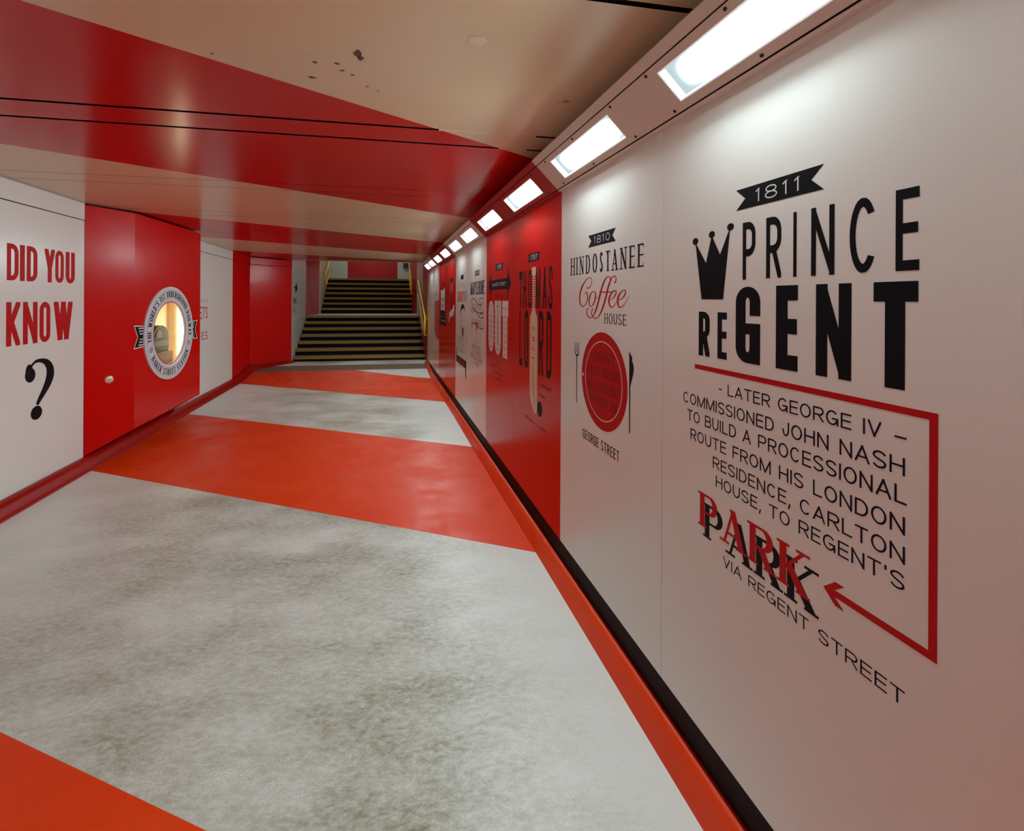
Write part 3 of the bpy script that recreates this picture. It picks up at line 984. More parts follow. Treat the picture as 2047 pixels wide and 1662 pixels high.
# script word in red brush strokes, points (x, y, width) read from the wall print
CF = [
    [(480, 700, 3), (488, 726, 9), (510, 722, 8), (535, 690, 8), (550, 630, 9), (540, 580, 7), (515, 566, 5), (478, 590, 8), (430, 660, 16), (390, 750, 22), (370, 850, 24), (372, 930, 20), (392, 985, 12), (420, 1002, 7), (455, 975, 8), (482, 915, 15), (490, 850, 18), (478, 800, 12), (456, 792, 5), (432, 820, 4), (420, 862, 3)],
    [(600, 778, 5), (570, 778, 6), (535, 820, 14), (515, 890, 21), (514, 950, 18), (528, 998, 8), (550, 1000, 6), (580, 960, 14), (602, 890, 20), (610, 820, 16), (600, 780, 6), (606, 830, 5), (628, 872, 4), (650, 862, 4)],
    [(832, 600, 14), (825, 560, 8), (800, 552, 6), (765, 580, 12), (728, 650, 20), (700, 740, 23), (668, 860, 24), (640, 970, 23), (605, 1080, 18), (570, 1150, 9), (540, 1176, 6), (505, 1160, 9), (478, 1110, 14), (478, 1065, 12), (495, 1038, 7), (512, 1036, 4)],
    [(890, 632, 8), (905, 640, 12), (918, 600, 13), (912, 556, 9), (885, 545, 6), (855, 570, 10), (820, 650, 19), (795, 730, 22), (768, 850, 24), (735, 970, 23), (690, 1090, 17), (650, 1160, 9), (612, 1184, 6), (570, 1160, 10), (548, 1110, 13), (556, 1060, 10), (580, 1036, 5)],
    [(662, 787, 7), (740, 786, 8), (860, 782, 6), (905, 760, 5)],
    [(822, 905, 4), (868, 880, 7), (908, 830, 13), (922, 785, 12), (910, 762, 6), (880, 768, 6), (845, 810, 14), (815, 880, 22), (812, 945, 21), (826, 995, 13), (852, 1014, 7), (885, 995, 6), (930, 930, 5), (945, 912, 4)],
    [(948, 905, 4), (1005, 885, 7), (1050, 830, 14), (1064, 785, 13), (1050, 757, 7), (1020, 762, 6), (980, 805, 14), (948, 880, 23), (944, 945, 22), (958, 1000, 13), (985, 1018, 7), (1030, 990, 6), (1080, 910, 5), (1115, 830, 3)],
]
polys = []
k_ = abs(hx(700) - hx(690)) / 10
for st in CF:
    pts = []
    for x, y, wd in st:
        a, b = R(1110 + x * .1324, 480 + y * .1324); pts.append((a, b, wd * k_ * .95))
    polys += var_stroke(smooth_path(pts, 6))
print_on('script_lettering', polys, RW, RINK, p)
pc = (-2.094, 1.2605); pr = .2365
o = print_on('plate_emblem', [ellipse(pc[0], pc[1], pr, pr, 64)], RW, RINK, p, .001)
print_on('plate_ring', annulus(pc[0], pc[1], pr * .795, pr * .815), RW, WINK, o, .0017)
print_on('plate_mark', [ellipse(pc[0] - pr * .93, pc[1], .009, .009, 12)], RW, WINK, o, .0017)
SER = dict(stem=.15, bar=.07, thin=.07, serif=.06, q=2.2, sp=.24)
for s, hw, zz in (("LONDON'S", .118, .112), ("FIRST INDIAN", .160, .040), ("RESTAURANT", .160, -.033), ("OPENED ON", .142, -.104)):
    print_on('lettering', text_polys(s, pc[0] - hw, pc[0] + hw, pc[1] + zz - .024, pc[1] + zz + .026, **SER), RW, DRINK, o, .0014)
# fork and knife
fx, kx = R(1153, 740)[0], R(1259, 760)[0]
zt, zn, zbm = R(1153, 684)[1], R(1153, 707.5)[1], R(1153, 805.7)[1]
polys = []
for d in (-.024, 0, .024):
    polys.append([(fx + d - .004, zn + .01), (fx + d + .004, zn + .01), (fx + d + .003, zt), (fx + d - .003, zt)])
polys += pen_stroke([(fx - .024, zn + .015)] + arc(fx, zn + .015, .024, .024, 180, 360, 10)[1:-1] + [(fx + .024, zn + .015)], False, .009, .009, False)
polys.append([(fx - .004, zbm), (fx + .004, zbm), (fx + .005, zn), (fx - .005, zn)])
print_on('fork_emblem', polys, RW, NAVY, p)
zt, z2, z3, zbm = R(1259, 704)[1], R(1259, 727)[1], R(1259, 772)[1], R(1259, 866.7)[1]
polys = [[(kx - .004, zbm), (kx + .004, zbm), (kx + .005, z3), (kx - .005, z3)],
         [(kx - .005, z3), (kx + .006, z3), (kx + .026, (z2 + z3) / 2), (kx + .033, z2 - .02), (kx + .027, z2 + .005), (kx - .005, z2 + .005)],
         [(kx - .005, z2), (kx + .02, z2), (kx + .018, zt - .018), (kx + .008, zt - .012), (kx - .001, zt), (kx - .006, zt)]]
print_on('knife_emblem', polys, RW, NAVY, p)
rtext(p, 'GEORGE STREET', (1165, 858.6), (1165, 877), (1237.7, 900), (1237.7, 922), NAVY, stem=.15, bar=.12, q=1.1, sp=.3)

# --- panel with the bat
p = PANELS[1]
ribbon(p, (1055, 509.4), (1080, 502), (1079.6, 519.4), (1055, 525.7), (1057.5, 516.5), (1077, 511), '1787', None, None, NAVY, .16)
tx = lambda zx: R(970 + zx * .1806, 600)[0]
zt, zb = 1.871, 1.595
polys = []
for ch, a, b in (('T', 376, 407), ('H', 420, 455), ('O', 476, 510), ('M', 563, 609), ('A', 635, 679), ('S', 702, 744)):
    x0, x1 = tx(a), tx(b)
    polys += letter(ch, x0, zb, x1 - x0, zt - zb, .28 * (x1 - x0) if ch != 'M' else .22 * (x1 - x0), .034 if ch != 'T' else .06, 1.2)
zt, zb = 1.5775, 1.148
for ch, a, b in (('L', 381, 411), ('O', 439, 477), ('R', 596, 645), ('D', 682, 737)):
    x0, x1 = tx(a), tx(b)
    polys += letter(ch, x0, zb, x1 - x0, zt - zb, .30 * (x1 - x0), .055, 1.2)
print_on('lettering', polys, RW, INK, p)
bc = R(1067, 600)[0]
zk, zh, zs, ze = R(1067.5, 534)[1], R(1067, 545)[1], R(1067, 619)[1], R(1066, 825)[1]
polys = [[(bc - .045, zk - .045), (bc - .03, zk - .06), (bc + .03, zk - .06), (bc + .045, zk - .045), (bc + .045, zk), (bc - .045, zk)]]
n_ = 15; hh = (zh - zs)
for k in range(n_):
    za = zh - hh * k / n_
    polys.append([(bc - .032, za - hh / n_ * .62), (bc + .032, za - hh / n_ * .62), (bc + .032, za), (bc - .032, za)])
bw = .083
blade = [(bc - bw, zs - .10), (bc - bw * .93, zs - .055), (bc - bw * .5, zs - .012), (bc - .03, zs + .01), (bc + .03, zs + .01), (bc + bw * .5, zs - .012), (bc + bw * .93, zs - .055), (bc + bw, zs - .10),
         (bc + bw, ze + .045), (bc + bw * .8, ze + .012), (bc + bw * .3, ze), (bc - bw * .2, ze + .03), (bc - bw * .85, ze + .09), (bc - bw, ze + .14)]
polys.append(blade)
o = print_on('bat_emblem', polys, RW, CINK, p, .0014)
print_on('bat_ridge', [[(bc - .010, R(1066, 727)[1]), (bc + .000, R(1066, 727)[1]), (bc + .004, ze + .17), (bc - .008, ze + .17)], [(bc - .008, ze + .17), (bc + .004, ze + .17), (bc + .05, ze + .03), (bc + .043, ze + .03)]], RW, BRINK, o, .0019)
# date written up the blade, turned on its side
zl = R(1066, 719)[1]
up_ = text_polys('1787', 0, R(1066, 653)[1] - zl, 0, .062, stem=.13, sp=1.1)
print_on('bat_lettering', [[(bc + .03 - q[1], zl + q[0]) for q in pl_] for pl_ in up_], RW, RINK, o, .0019)
polys = []
for (a, b, c, d, n_, sd) in (((1076, 744.5), (1076, 750.5), (1097, 752.5), (1097, 759), 9, 1), ((1076, 764), (1076, 770.5), (1103, 778), (1103, 785.5), 15, 2), ((1076, 785), (1076, 791.5), (1090, 792.5), (1090, 799), 8, 3), ((1041, 822), (1041, 827), (1093, 862), (1093, 869), 27, 4)):
    q1, q2, q3, q4 = R(*a), R(*b), R(*c), R(*d)
    polys += scribble(q1[0], q3[0], (q2[1] + q4[1]) / 2, (q1[1] + q3[1]) / 2, n_, sd)
print_on('small_print', polys, RW, DRINK, p)
a = R(1078.8, 818)
print_on('ball_emblem', [ellipse(a[0], a[1], .050, .052, 32)], RW, NAVY, p)

# --- panel with the three tall letters
p = PANELS[2]
Z6 = lambda x, y: R(970 + x * .1806, 480 + y * .1806)
q = lambda x, y: (970 + x * .1806, 480 + y * .1806)
ribbon(p, q(113, 270), q(198, 250), q(196, 325), q(116, 345), q(120, 303), q(192, 290), '1755', None, None, NAVY, .17)
x0, x1 = Z6(66, 0)[0], Z6(250, 0)[0]
zt = (Z6(75, 445)[1] + Z6(240, 425)[1]) / 2; zb = (Z6(75, 556)[1] + Z6(240, 545)[1]) / 2; zm = (zt + zb) / 2
polys = [[(x0, zb), (x1, zb), (x1, zt), (x0, zt)], [(x0 - .10, zm), (x0 + .004, zb - .06), (x0 + .004, zt + .055)], [(x1 + .11, zm), (x1 - .004, zt + .075), (x1 - .004, zb - .06)],
         [(x0 - .03, zt + .01), (x0, zt + .1), (x0 + .012, zt)], [(x0 - .03, zb - .01), (x0 + .012, zb), (x0, zb - .1)], [(x1 + .03, zt + .01), (x1 - .012, zt), (x1, zt + .13)], [(x1 + .03, zb - .01), (x1, zb - .1), (x1 - .012, zb)]]
o = print_on('arrow_banner', polys, RW, NAVY, p)
print_on('lettering', text_polys('BAKER STREET', x0 + .06, x1 - .05, zb + .035, zt - .03, stem=.17, bar=.14, sp=.25), RW, CINK, o, .0018)
print_on('lettering', text_polys('WAS LAID', Z6(115, 0)[0], Z6(190, 0)[0], Z6(150, 634)[1], Z6(150, 592)[1], stem=.16, sp=.25), RW, NAVY, p)
zt, zb = R(985, 602)[1], R(985, 705)[1]
zt, zb = (Z6(70, 665)[1] + Z6(225, 682)[1]) / 2, (Z6(70, 1243)[1] + Z6(220, 1308)[1]) / 2
ol = []
x0, x1 = Z6(42, 0)[0], Z6(98, 0)[0]; ol += letter('O', x0, zb, x1 - x0, zt - zb, .118, .10, 1.5)
ol.append([(x0 + .1, zb + .1), (x1 - .1, zb + .1), (x1 - .1, zt - .1), (x0 + .1, zt - .1)])
oc = (x0 + x1) / 2
x0, x1 = Z6(110, 0)[0], Z6(180, 0)[0]; ol += letter('U', x0, zb, x1 - x0, zt - zb, .125, .10, 1.3)
ol.append([(x0 + .1, zb + .12), (x1 - .1, zb + .12), (x1 - .1, zt), (x0 + .1, zt)])
uc = (x0 + x1) / 2
x0, x1 = Z6(192, 0)[0], Z6(260, 0)[0]; ol += letter('T', x0, zb, x1 - x0, zt - zb, .150, .135, 1.0)
tcx = (x0 + x1) / 2
o = print_on('tall_lettering', ol, RW, WINK, p)
polys = []
for cx_, dd in ((oc, .075), (uc, .085)):
    for k in range(9):
        zz = zb + (zt - zb) * (.1 + .8 * k / 8)
        for s in (-1, 1): polys.append(ellipse(cx_ + s * dd * (1 if 0 < k < 8 else .5), zz, .011, .010, 8))
for k in range(7): polys.append(ellipse(tcx, zb + (zt - zb) * (.06 + .11 * k), .011, .010, 8))
for k in range(3): polys.append(ellipse(tcx + (k - 1) * .075, zt - .065, .011, .010, 8))
print_on('dots', polys, RW, DRINK, o, .0017)
print_on('centre_line', [[(oc - .010, zb + .13), (oc + .010, zb + .13), (oc + .010, zt - .13), (oc - .010, zt - .13)]], RW, LILAC, o, .0017)
print_on('centre_line', [[(uc - .012, zb + .10), (uc + .012, zb + .10), (uc + .012, zt), (uc - .012, zt)]], RW, BRINK, o, .0017)
polys = []
for k, (xa, xb, za, zb_) in enumerate(((85, 180, 1352, 1382), (75, 210, 1405, 1440), (85, 205, 1465, 1498), (110, 205, 1525, 1560))):
    polys += scribble(Z6(xa, 0)[0], Z6(xb, 0)[0], Z6(150, zb_)[1], Z6(150, za)[1], 12, 20 + k)
print_on('small_print', polys, RW, DRINK, p)

# --- panel with the scroll
p = PANELS[3]
Z7 = lambda x, y: R(900 + x * .1565, 500 + y * .1565)
q = lambda x, y: (900 + x * .1565, 500 + y * .1565)
ribbon(p, q(313, 268), q(375, 252), q(373, 318), q(317, 333), q(322, 298), q(368, 285), '1650', None, None, NAVY, .17)
a, b = Z7(262, 420), Z7(436, 378)
zt, zb = (a[1] + b[1]) / 2, Z7(350, 569)[1]
print_on('lettering', text_polys('MARYLEBONE', a[0], b[0], zb, zt, stem=.17, bar=.13, sp=.25), RW, NAVY, p)
SCR = [[(278, 680), (268, 655), (285, 625), (310, 625), (330, 655), (355, 690), (385, 700), (415, 685), (428, 650), (418, 618), (395, 618), (375, 635), (372, 660), (390, 675)],
       [(270, 805), (262, 775), (285, 745), (310, 750), (335, 785), (380, 805), (410, 800), (424, 785)],
       [(285, 800), (310, 770), (330, 790), (355, 835), (385, 870), (412, 868), (428, 845), (420, 812), (395, 812), (375, 835)],
       [(285, 975), (270, 965), (278, 940), (305, 932), (330, 960), (365, 995), (400, 1007), (422, 1003)],
       [(425, 700), (430, 760), (424, 785)], [(268, 690), (275, 740)], [(425, 880), (430, 940), (422, 1003)], [(280, 850), (276, 930)], [(340, 612), (342, 640)]]
polys = []
for st in SCR:
    polys += var_stroke(smooth_path([(*Z7(x, y), .011) for x, y in st], 6))
o = print_on('scroll_emblem', polys, RW, BRINK, p)
print_on('lettering', text_polys('PLEASURE', Z7(285, 0)[0], Z7(412, 0)[0], Z7(350, 765)[1], Z7(350, 690)[1], stem=.10, sp=.4), RW, BRINK, o)
print_on('lettering', text_polys('GARDENS', Z7(285, 0)[0], Z7(405, 0)[0], Z7(350, 968)[1], Z7(350, 890)[1], stem=.10, sp=.4), RW, BRINK, o)
a = Z7(338, 970); b = Z7(338, 1085)
print_on('arrow_mark', [[(a[0] - .02, a[1]), (a[0] - .02, b[1] + .13), (a[0] + .02, b[1] + .13), (a[0] + .02, a[1])], [(a[0] - .05, b[1] + .14), (a[0], b[1]), (a[0] + .05, b[1] + .14)]], RW, RINK, p)
polys = []
for k, (xa, xb, ya, yb) in enumerate(((318, 358, 1160, 1192), (285, 395, 1222, 1275), (275, 402, 1290, 1345), (265, 415, 1358, 1425), (305, 368, 1440, 1482))):
    polys += scribble(Z7(xa, 0)[0], Z7(xb, 0)[0], Z7((xa + xb) / 2, yb)[1], Z7((xa + xb) / 2, ya)[1], 4 + (xb - xa) // 11, 40 + k)
print_on('small_print', polys, RW, GINK, p)

# --- panel with the bearded face
p = PANELS[4]
ribbon(p, q(131, 325), q(176, 314), q(174, 370), q(134, 382), q(138, 352), q(170, 342), None, ink=NAVY)
print_on('lettering', text_polys('KING', Z7(120, 0)[0], Z7(188, 0)[0], Z7(155, 490)[1], Z7(155, 402)[1], stem=.18, bar=.12, sp=.3), RW, GINK, p)
print_on('lettering', text_polys('HENRY', Z7(96, 0)[0], Z7(174, 0)[0], Z7(135, 663)[1], Z7(135, 528)[1], stem=.28, bar=.13, sp=.25), RW, OINK, p)
print_on('lettering', text_polys('VIII', Z7(178, 0)[0], Z7(213, 0)[0], Z7(195, 658)[1], Z7(195, 522)[1], stem=.22, bar=.13, sp=.35), RW, GINK, p)
polys = var_stroke(smooth_path([(*Z7(x, y), wd) for x, y, wd in ((133, 850, .012), (134, 800, .030), (142, 750, .050), (160, 722, .052), (178, 735, .034), (187, 790, .010))], 6))
polys += var_stroke(smooth_path([(*Z7(x, y), .008) for x, y in ((138, 715), (160, 695), (178, 715))], 5))
o = print_on('face_emblem', polys, RW, INK, p)
polys = []
for st in (((125, 905), (130, 900), (135, 912)), ((152, 890), (158, 905), (152, 925)), ((132, 1030), (128, 995), (145, 970)), ((170, 1005), (182, 1030), (180, 1060)), ((150, 1015), (160, 1010), (172, 1020))):
    polys += var_stroke(smooth_path([(*Z7(x, y), .012) for x, y in st], 5))
a = Z7(158, 1050)
polys += [[(a[0] - .09, a[1] + .09), (a[0] - .05, a[1] - .10), (a[0], a[1] - .02), (a[0], a[1] + .03)], [(a[0] + .09, a[1] + .09), (a[0], a[1] + .03), (a[0], a[1] - .02), (a[0] + .05, a[1] - .10)]]
print_on('face_marks', polys, RW, BRINK, o)
polys = []
for k, (xa, xb, ya, yb) in enumerate(((120, 192, 1115, 1165), (118, 190, 1190, 1245), (118, 188, 1275, 1320))):
    polys += scribble(Z7(xa, 0)[0], Z7(xb, 0)[0], Z7((xa + xb) / 2, yb)[1], Z7((xa + xb) / 2, ya)[1], 9, 60 + k)
polys += var_stroke(smooth_path([(*Z7(x, y), .02) for x, y in ((110, 1165), (103, 1130), (112, 1105))], 5)) + var_stroke(smooth_path([(*Z7(x, y), .02) for x, y in ((203, 1100), (212, 1150), (203, 1195))], 5))
print_on('small_print', polys, RW, GINK, p)
x0, x1 = Z7(90, 0)[0], Z7(207, 0)[0]; zt, zb = Z7(100, 1345)[1], Z7(100, 1435)[1]
polys = [[(x0, zb), (x1, zb), (x1, zt), (x0, zt)], [(x0 - .02, zb), (x0 + .07, zb), (x0 + .02, zt + .12), (x0 - .02, zt + .12)], [(x1 - .07, zt), (x1 + .03, zt), (x1 + .03, zb - .13), (x1 - .02, zb - .13)]]
o = print_on('folded_ribbon', polys, RW, INK, p)
print_on('ribbon_band', [[(x0 + .09, zb + .02), (x1 - .09, zb + .02), (x1 - .09, zt - .02), (x0 + .09, zt - .02)]], RW, DRINK, o, .0016)

# --- two red panels further on
p = PANELS[5]
Z8 = lambda x, y: R(850 + x * .0963, 530 + y * .0963)
q = lambda x, y: (850 + x * .0963, 530 + y * .0963)
ribbon(p, q(519, 285), q(578, 270), q(576, 345), q(521, 362), q(524, 322), q(573, 308), None, ink=NAVY)
a = Z8(546, 500); b = Z8(546, 930)
print_on('spire_emblem', [[(a[0] - .02, a[1]), (a[0] - .10, b[1]), (a[0] + .12, b[1]), (a[0] + .03, a[1])]], RW, DRINK, p)
bp = [Z8(x, y) for x, y in ((500, 1000), (515, 960), (545, 935), (575, 900), (580, 850), (590, 820), (608, 850), (600, 890), (608, 950), (590, 960), (588, 1030), (565, 1060), (525, 1075), (505, 1110), (495, 1150), (487, 1195), (482, 1150), (492, 1090), (500, 1050))]
print_on('bird_emblem', [bp], RW, WINK, p, .0015)
print_on('pale_cloud', [ellipse(*Z8(548, 450), .14, .12, 14)], RW, FADED, p, .0007)
p = PANELS[6]
ribbon(p, q(354, 342), q(396, 330), q(395, 392), q(356, 404), q(358, 368), q(392, 360), None, ink=NAVY)
x0, x1 = Z8(330, 0)[0], Z8(412, 0)[0]; zt, zb = Z8(370, 505)[1], Z8(370, 940)[1]
o = print_on('paper_sheet', [[(x0, zb), (x1, zb), (x1, zt + .03), (x0 + (x1 - x0) * .55, zt - .02), (x0, zt - .01)]], RW, WINK, p, .0014)
polys = scribble(x0 + .08, x1 - .08, Z8(370, 745)[1], Z8(370, 675)[1], 7, 80) + scribble(x0 + .12, x1 - .12, Z8(370, 885)[1], Z8(370, 800)[1], 5, 81)
print_on('lettering', polys, RW, INK, o, .002)
print_on('sheet_black_edge', [[(x1 - .01, zb - .05), (x1 + .09, zb - .05), (x1 + .09, zt), (x1 - .01, zt)], [(x0 - .08, zb - .11), (x1 + .09, zb - .13), (x1 + .09, zb + .01), (x0 - .08, zb + .02)]], RW, INK, p, .001)  # black print beside and below the sheet
x0, x1 = Z8(312, 0)[0], Z8(436, 0)[0]; zt, zb = Z8(375, 1095)[1], Z8(375, 1250)[1]
o = print_on('caption_box', [[(x0, zb), (x1, zb), (x1, zt), (x0, zt)]], RW, INK, p)
print_on('lettering', scribble(x0 + .12, x1 - .1, zb + .06, zt - .04, 7, 83), RW, WINK, o, .0017)

# --- far white panel
p = PANELS[7]
x0, x1 = Z8(195, 0)[0], Z8(287, 0)[0]
print_on('grey_caption', scribble(x0, x1, Z8(240, 640)[1], Z8(240, 585)[1], 9, 90) + [[(x0 + .04, Z8(240, 632)[1]), (x1 - .04, Z8(240, 632)[1]), (x1 - .04, Z8(240, 592)[1]), (x0 + .04, Z8(240, 592)[1])]], RW, GINK, p)
polys = []
for k, (xa, ya, yb) in enumerate(((198, 745, 1420), (222, 740, 1500), (248, 738, 1550), (270, 738, 1560))):
    a, b = Z8(xa, ya), Z8(xa + 17, yb)
    polys.append([(a[0], b[1]), (b[0], b[1]), (b[0], a[1]), (a[0], a[1])])
print_on('block_lettering', polys, RW, FADED, p)

# ------------------------------------------------------------------ left wall
ang_d = Vector((CX - KX, CYY - KY, 0)).normalized()
g = Geo(); g.box((XL - .16, Y_BACK, -0.05), (XL - .014, KY + .05, 2.9))
structure(g.done('wall_left', [DARK]))
g = Geo()
n_ = Vector((ang_d.y, -ang_d.x, 0))
A = Vector((KX, KY, 0)) - n_ * .014; B = Vector((CX, CYY, 0)) - n_ * .014
g.prism_z([(A.x, A.y), (B.x, B.y), (B.x - n_.x * .1, B.y - n_.y * .1), (A.x - n_.x * .1, A.y - n_.y * .1)], -.05, 2.9)
structure(g.done('wall_left_angled', [DARK]))
ZF = 2.402       # joint between panels and the fascia strip
LP = [(Y_BACK, -2.0, 'white', 'white blank panel on left wall behind the viewpoint'), (-2.0, 1.55, 'white', 'white blank panel on left wall beside the viewpoint'), (1.55, 5.11, 'white', 'white panel on left wall with red question lettering and black question mark'),
      (7.10, 9.63, 'white', 'white panel on left wall just past the red casing, partly hidden red words'), (9.63, KY, 'red', 'narrow red panel on left wall before the wall turns')]
LPO = {}
for y0, y1, tone, lab in LP:
    t = thing('mural_board', (XL, (y0 + y1) / 2, .1), lab, 'wall panel')
    g = Geo(); g.box((XL - .012, y0 + .001, .098), (XL, y1 - .001, ZF - .004)); g.done('board', [PW if tone == 'white' else PR], t)
    g = Geo(); g.box((XL - .012, y0 + .001, ZF + .004), (XL + .002, y1 - .001, ZC - .010)); g.done('fascia', [PW if tone == 'white' else PR], t)
    g = Geo(); g.box((XL - .008, y0 + .001, ZC - .010), (XL + .006, y1 - .001, ZC - .0005)); g.done('top_trim', [RINGG if tone == 'white' else BOXR], t)
    LPO[y0] = t
t = thing('cladding_board', (KX, KY, .1), 'red angled panel where left wall turns in towards the stairs', 'wall panel')


def ang_box(d0, d1, z0, z1, o0, o1):
    a = Vector((KX, KY, 0)) + ang_d * d0; b = Vector((KX, KY, 0)) + ang_d * d1
    g = Geo()
    g.prism_z([((a + n_ * o0).x, (a + n_ * o0).y), ((b + n_ * o0).x, (b + n_ * o0).y), ((b + n_ * o1).x, (b + n_ * o1).y), ((a + n_ * o1).x, (a + n_ * o1).y)], z0, z1)
    return g


AL = (Vector((CX, CYY, 0)) - Vector((KX, KY, 0))).length
ang_box(.002, AL - .016, .12, ZF - .006, -.012, 0).done('board', [PR], t)
ang_box(.002, AL - .012, ZF + .006, ZC - .02, -.012, .012).done('fascia', [PR], t)

# question lettering
p = LPO[1.55]
lx = lambda zx, zy: Lf(zx * .2406, 460 + zy * .2406)
polys = []
zt, zb = (lx(60, 107)[1] + lx(600, 188)[1]) / 2, (lx(60, 420)[1] + lx(600, 443)[1]) / 2
for ch, a, b, f in (('D', 56, 155, .36), ('I', 164, 207, .98), ('D', 221, 311, .38), ('Y', 370, 456, .40), ('O', 459, 530, .38), ('U', 545, 622, .42)):
    x0, x1 = lx(a, 300)[0], lx(b, 300)[0]
    polys += letter(ch, x0, zb, x1 - x0, zt - zb, f * (x1 - x0), .040, 1.3)
print_on('lettering', polys, LW, RINK, p)
polys = []
zt, zb = (lx(60, 600)[1] + lx(600, 595)[1]) / 2, (lx(60, 967)[1] + lx(600, 905)[1]) / 2
for ch, a, b, f in (('K', 50, 168, .37), ('N', 190, 312, .33), ('O', 328, 418, .38), ('W', 445, 602, .26)):
    x0, x1 = lx(a, 780)[0], lx(b, 780)[0]
    polys += letter(ch, x0, zb, x1 - x0, zt - zb, f * (x1 - x0), .046, 1.2)
print_on('lettering', polys, LW, RINK, p)
QM = [(252, 1150, .030), (270, 1120, .022), (300, 1092, .026), (345, 1085, .036), (385, 1100, .060), (412, 1140, .085), (418, 1195, .095), (402, 1260, .085), (370, 1330, .065), (338, 1390, .050), (318, 1430, .040), (308, 1453, .034)]
pts = [(*lx(x, y), wd) for x, y, wd in QM]
polys = var_stroke(smooth_path(pts, 8))
polys.append(ellipse(*lx(251, 1208), .058, .060, 28)); polys.append(ellipse(*lx(243, 1180), .042, .062, 20)); polys.append(ellipse(*lx(303, 1519), .066, .058, 28))
print_on('question_mark', polys, LW, INK, p)
# partly hidden words on the panel past the casing (only the right-hand ends can be seen)
p = LPO[7.10]
le = Lf(415, 640)[0]
for s, ya, yb, m_, st, wdt in (('RPASS', 598.5, 605.5, GINK, .13, .43), ('ETS', 613.5, 637, RINK, .11, .34), ('ITIES', 662.5, 678.5, RINK, .12, .46)):
    za, zb = Lf(412, ya)[1], Lf(412, yb)[1]
    print_on('lettering', text_polys(s, le - wdt, le, zb, za, stem=st, sp=.28), LW, m_, p)

# ------------------------------------------------------------------ projecting casing with the round window
NB, FB_ = Vector((-2.600, 5.50, 0)), Vector((-2.500, 7.02, 0))
e1 = (FB_ - NB).normalized(); en = Vector((e1.y, -e1.x, 0))
RC = on_plane(339.0, 665.5, NB, en)
R_OUT, R_IN = 0.560, 0.372
cs = thing('wall_casing', (-2.7, 6.2, .1), 'red box casing projecting from left wall, with round lit window in a lettered pale ring', 'casing')
zb_n, zb_f, zb_w = .262, .320, .105
zt_ = ZC - .018
# window face with a real round opening
su, sv = (RC - NB).dot(e1), RC.z
W_ = (FB_ - NB).length


def FP(u, v, n=0.0):
    return NB + e1 * u + en * n + Vector((0, 0, v))


N = 64
inner = [(su + R_IN * math.cos(2 * math.pi * k / N), sv + R_IN * math.sin(2 * math.pi * k / N)) for k in range(N)]


def outer_pt(k):
    a = 2 * math.pi * k / N; dx, dy = math.cos(a), math.sin(a); best = 1e9
    for lim, comp, s0 in ((W_ - su, dx, 1), (-su, dx, -1)):
        if dx * s0 > 1e-9: best = min(best, lim / dx)
    if dy > 1e-9: best = min(best, (zt_ - sv) / dy)
    if dy < -1e-9:
        # sloping lower edge
        m_ = (zb_f - zb_n) / W_
        best = min(best, (zb_n + m_ * su - sv) / (dy - m_ * dx))
    return (su + dx * best, sv + dy * best)


outer = [outer_pt(k) for k in range(N)]
vs = [FP(*q_) for q_ in inner] + [FP(*q_) for q_ in outer]
fs = [(k, (k + 1) % N, N + (k + 1) % N, N + k) for k in range(N)]
for cu, cv in ((0, zt_), (W_, zt_), (W_, zb_f), (0, zb_n)):
    # corner triangles
    kk = min(range(N), key=lambda k: -1 if False else abs(math.atan2(cv - sv, cu - su) % (2 * math.pi) - (2 * math.pi * (k + .5) / N)))
    vs.append(FP(cu, cv)); fs.append((N + kk, N + (kk + 1) % N, len(vs) - 1))
obj('front_board', vs, fs, PR, cs)
g = Geo()
P0 = Vector((XL, 5.115, 0)); P3 = Vector((XL, 7.09, 0))
g.add([P0 + up * zb_w, NB + up * zb_n, NB + up * zt_, P0 + up * zt_], [(0, 1, 2, 3)])
g.done('side_board', [PR], cs)
g = Geo(); g.add([FB_ + up * zb_f, P3 + up * zb_f, P3 + up * zt_, FB_ + up * zt_], [(0, 1, 2, 3)]); g.done('side_board', [PR], cs)
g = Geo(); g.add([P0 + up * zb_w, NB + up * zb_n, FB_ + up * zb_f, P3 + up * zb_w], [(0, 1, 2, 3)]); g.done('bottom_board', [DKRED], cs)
g = Geo(); g.add([P0 + up * zt_, NB + up * zt_, FB_ + up * zt_, P3 + up * zt_], [(0, 1, 2, 3)]); g.done('top_board', [DARK], cs)
g = Geo(); hz = Vector((0, 0, 1)); c = on_plane(218, 759, P0, Vector(((NB - P0).y, -(NB - P0).x, 0)).normalized())
sn = Vector(((NB - P0).y, -(NB - P0).x, 0)).normalized(); sd = (NB - P0).normalized()
dome = []
rings = [(0.040, .001), (0.038, .008), (.030, .014), (.016, .018)]
for r_, d_ in rings:
    dome += [c + (sd * math.cos(k * math.pi / 12) + hz * math.sin(k * math.pi / 12)) * r_ + sn * d_ for k in range(24)]
fs = [(j * 24 + k, j * 24 + (k + 1) % 24, (j + 1) * 24 + (k + 1) % 24, (j + 1) * 24 + k) for j in range(3) for k in range(24)] + [tuple(range(72, 96))]
g.add(dome, fs)
o = g.done('button', [mat('brass_button', (0.80, 0.66, 0.45), .25, .5, metal=.3)], cs, smooth=True); o['label'] = 'small round brass-coloured button on red side'

# round window
RF = (RC, e1, Vector((0, 0, 1)), en)
rw = cs


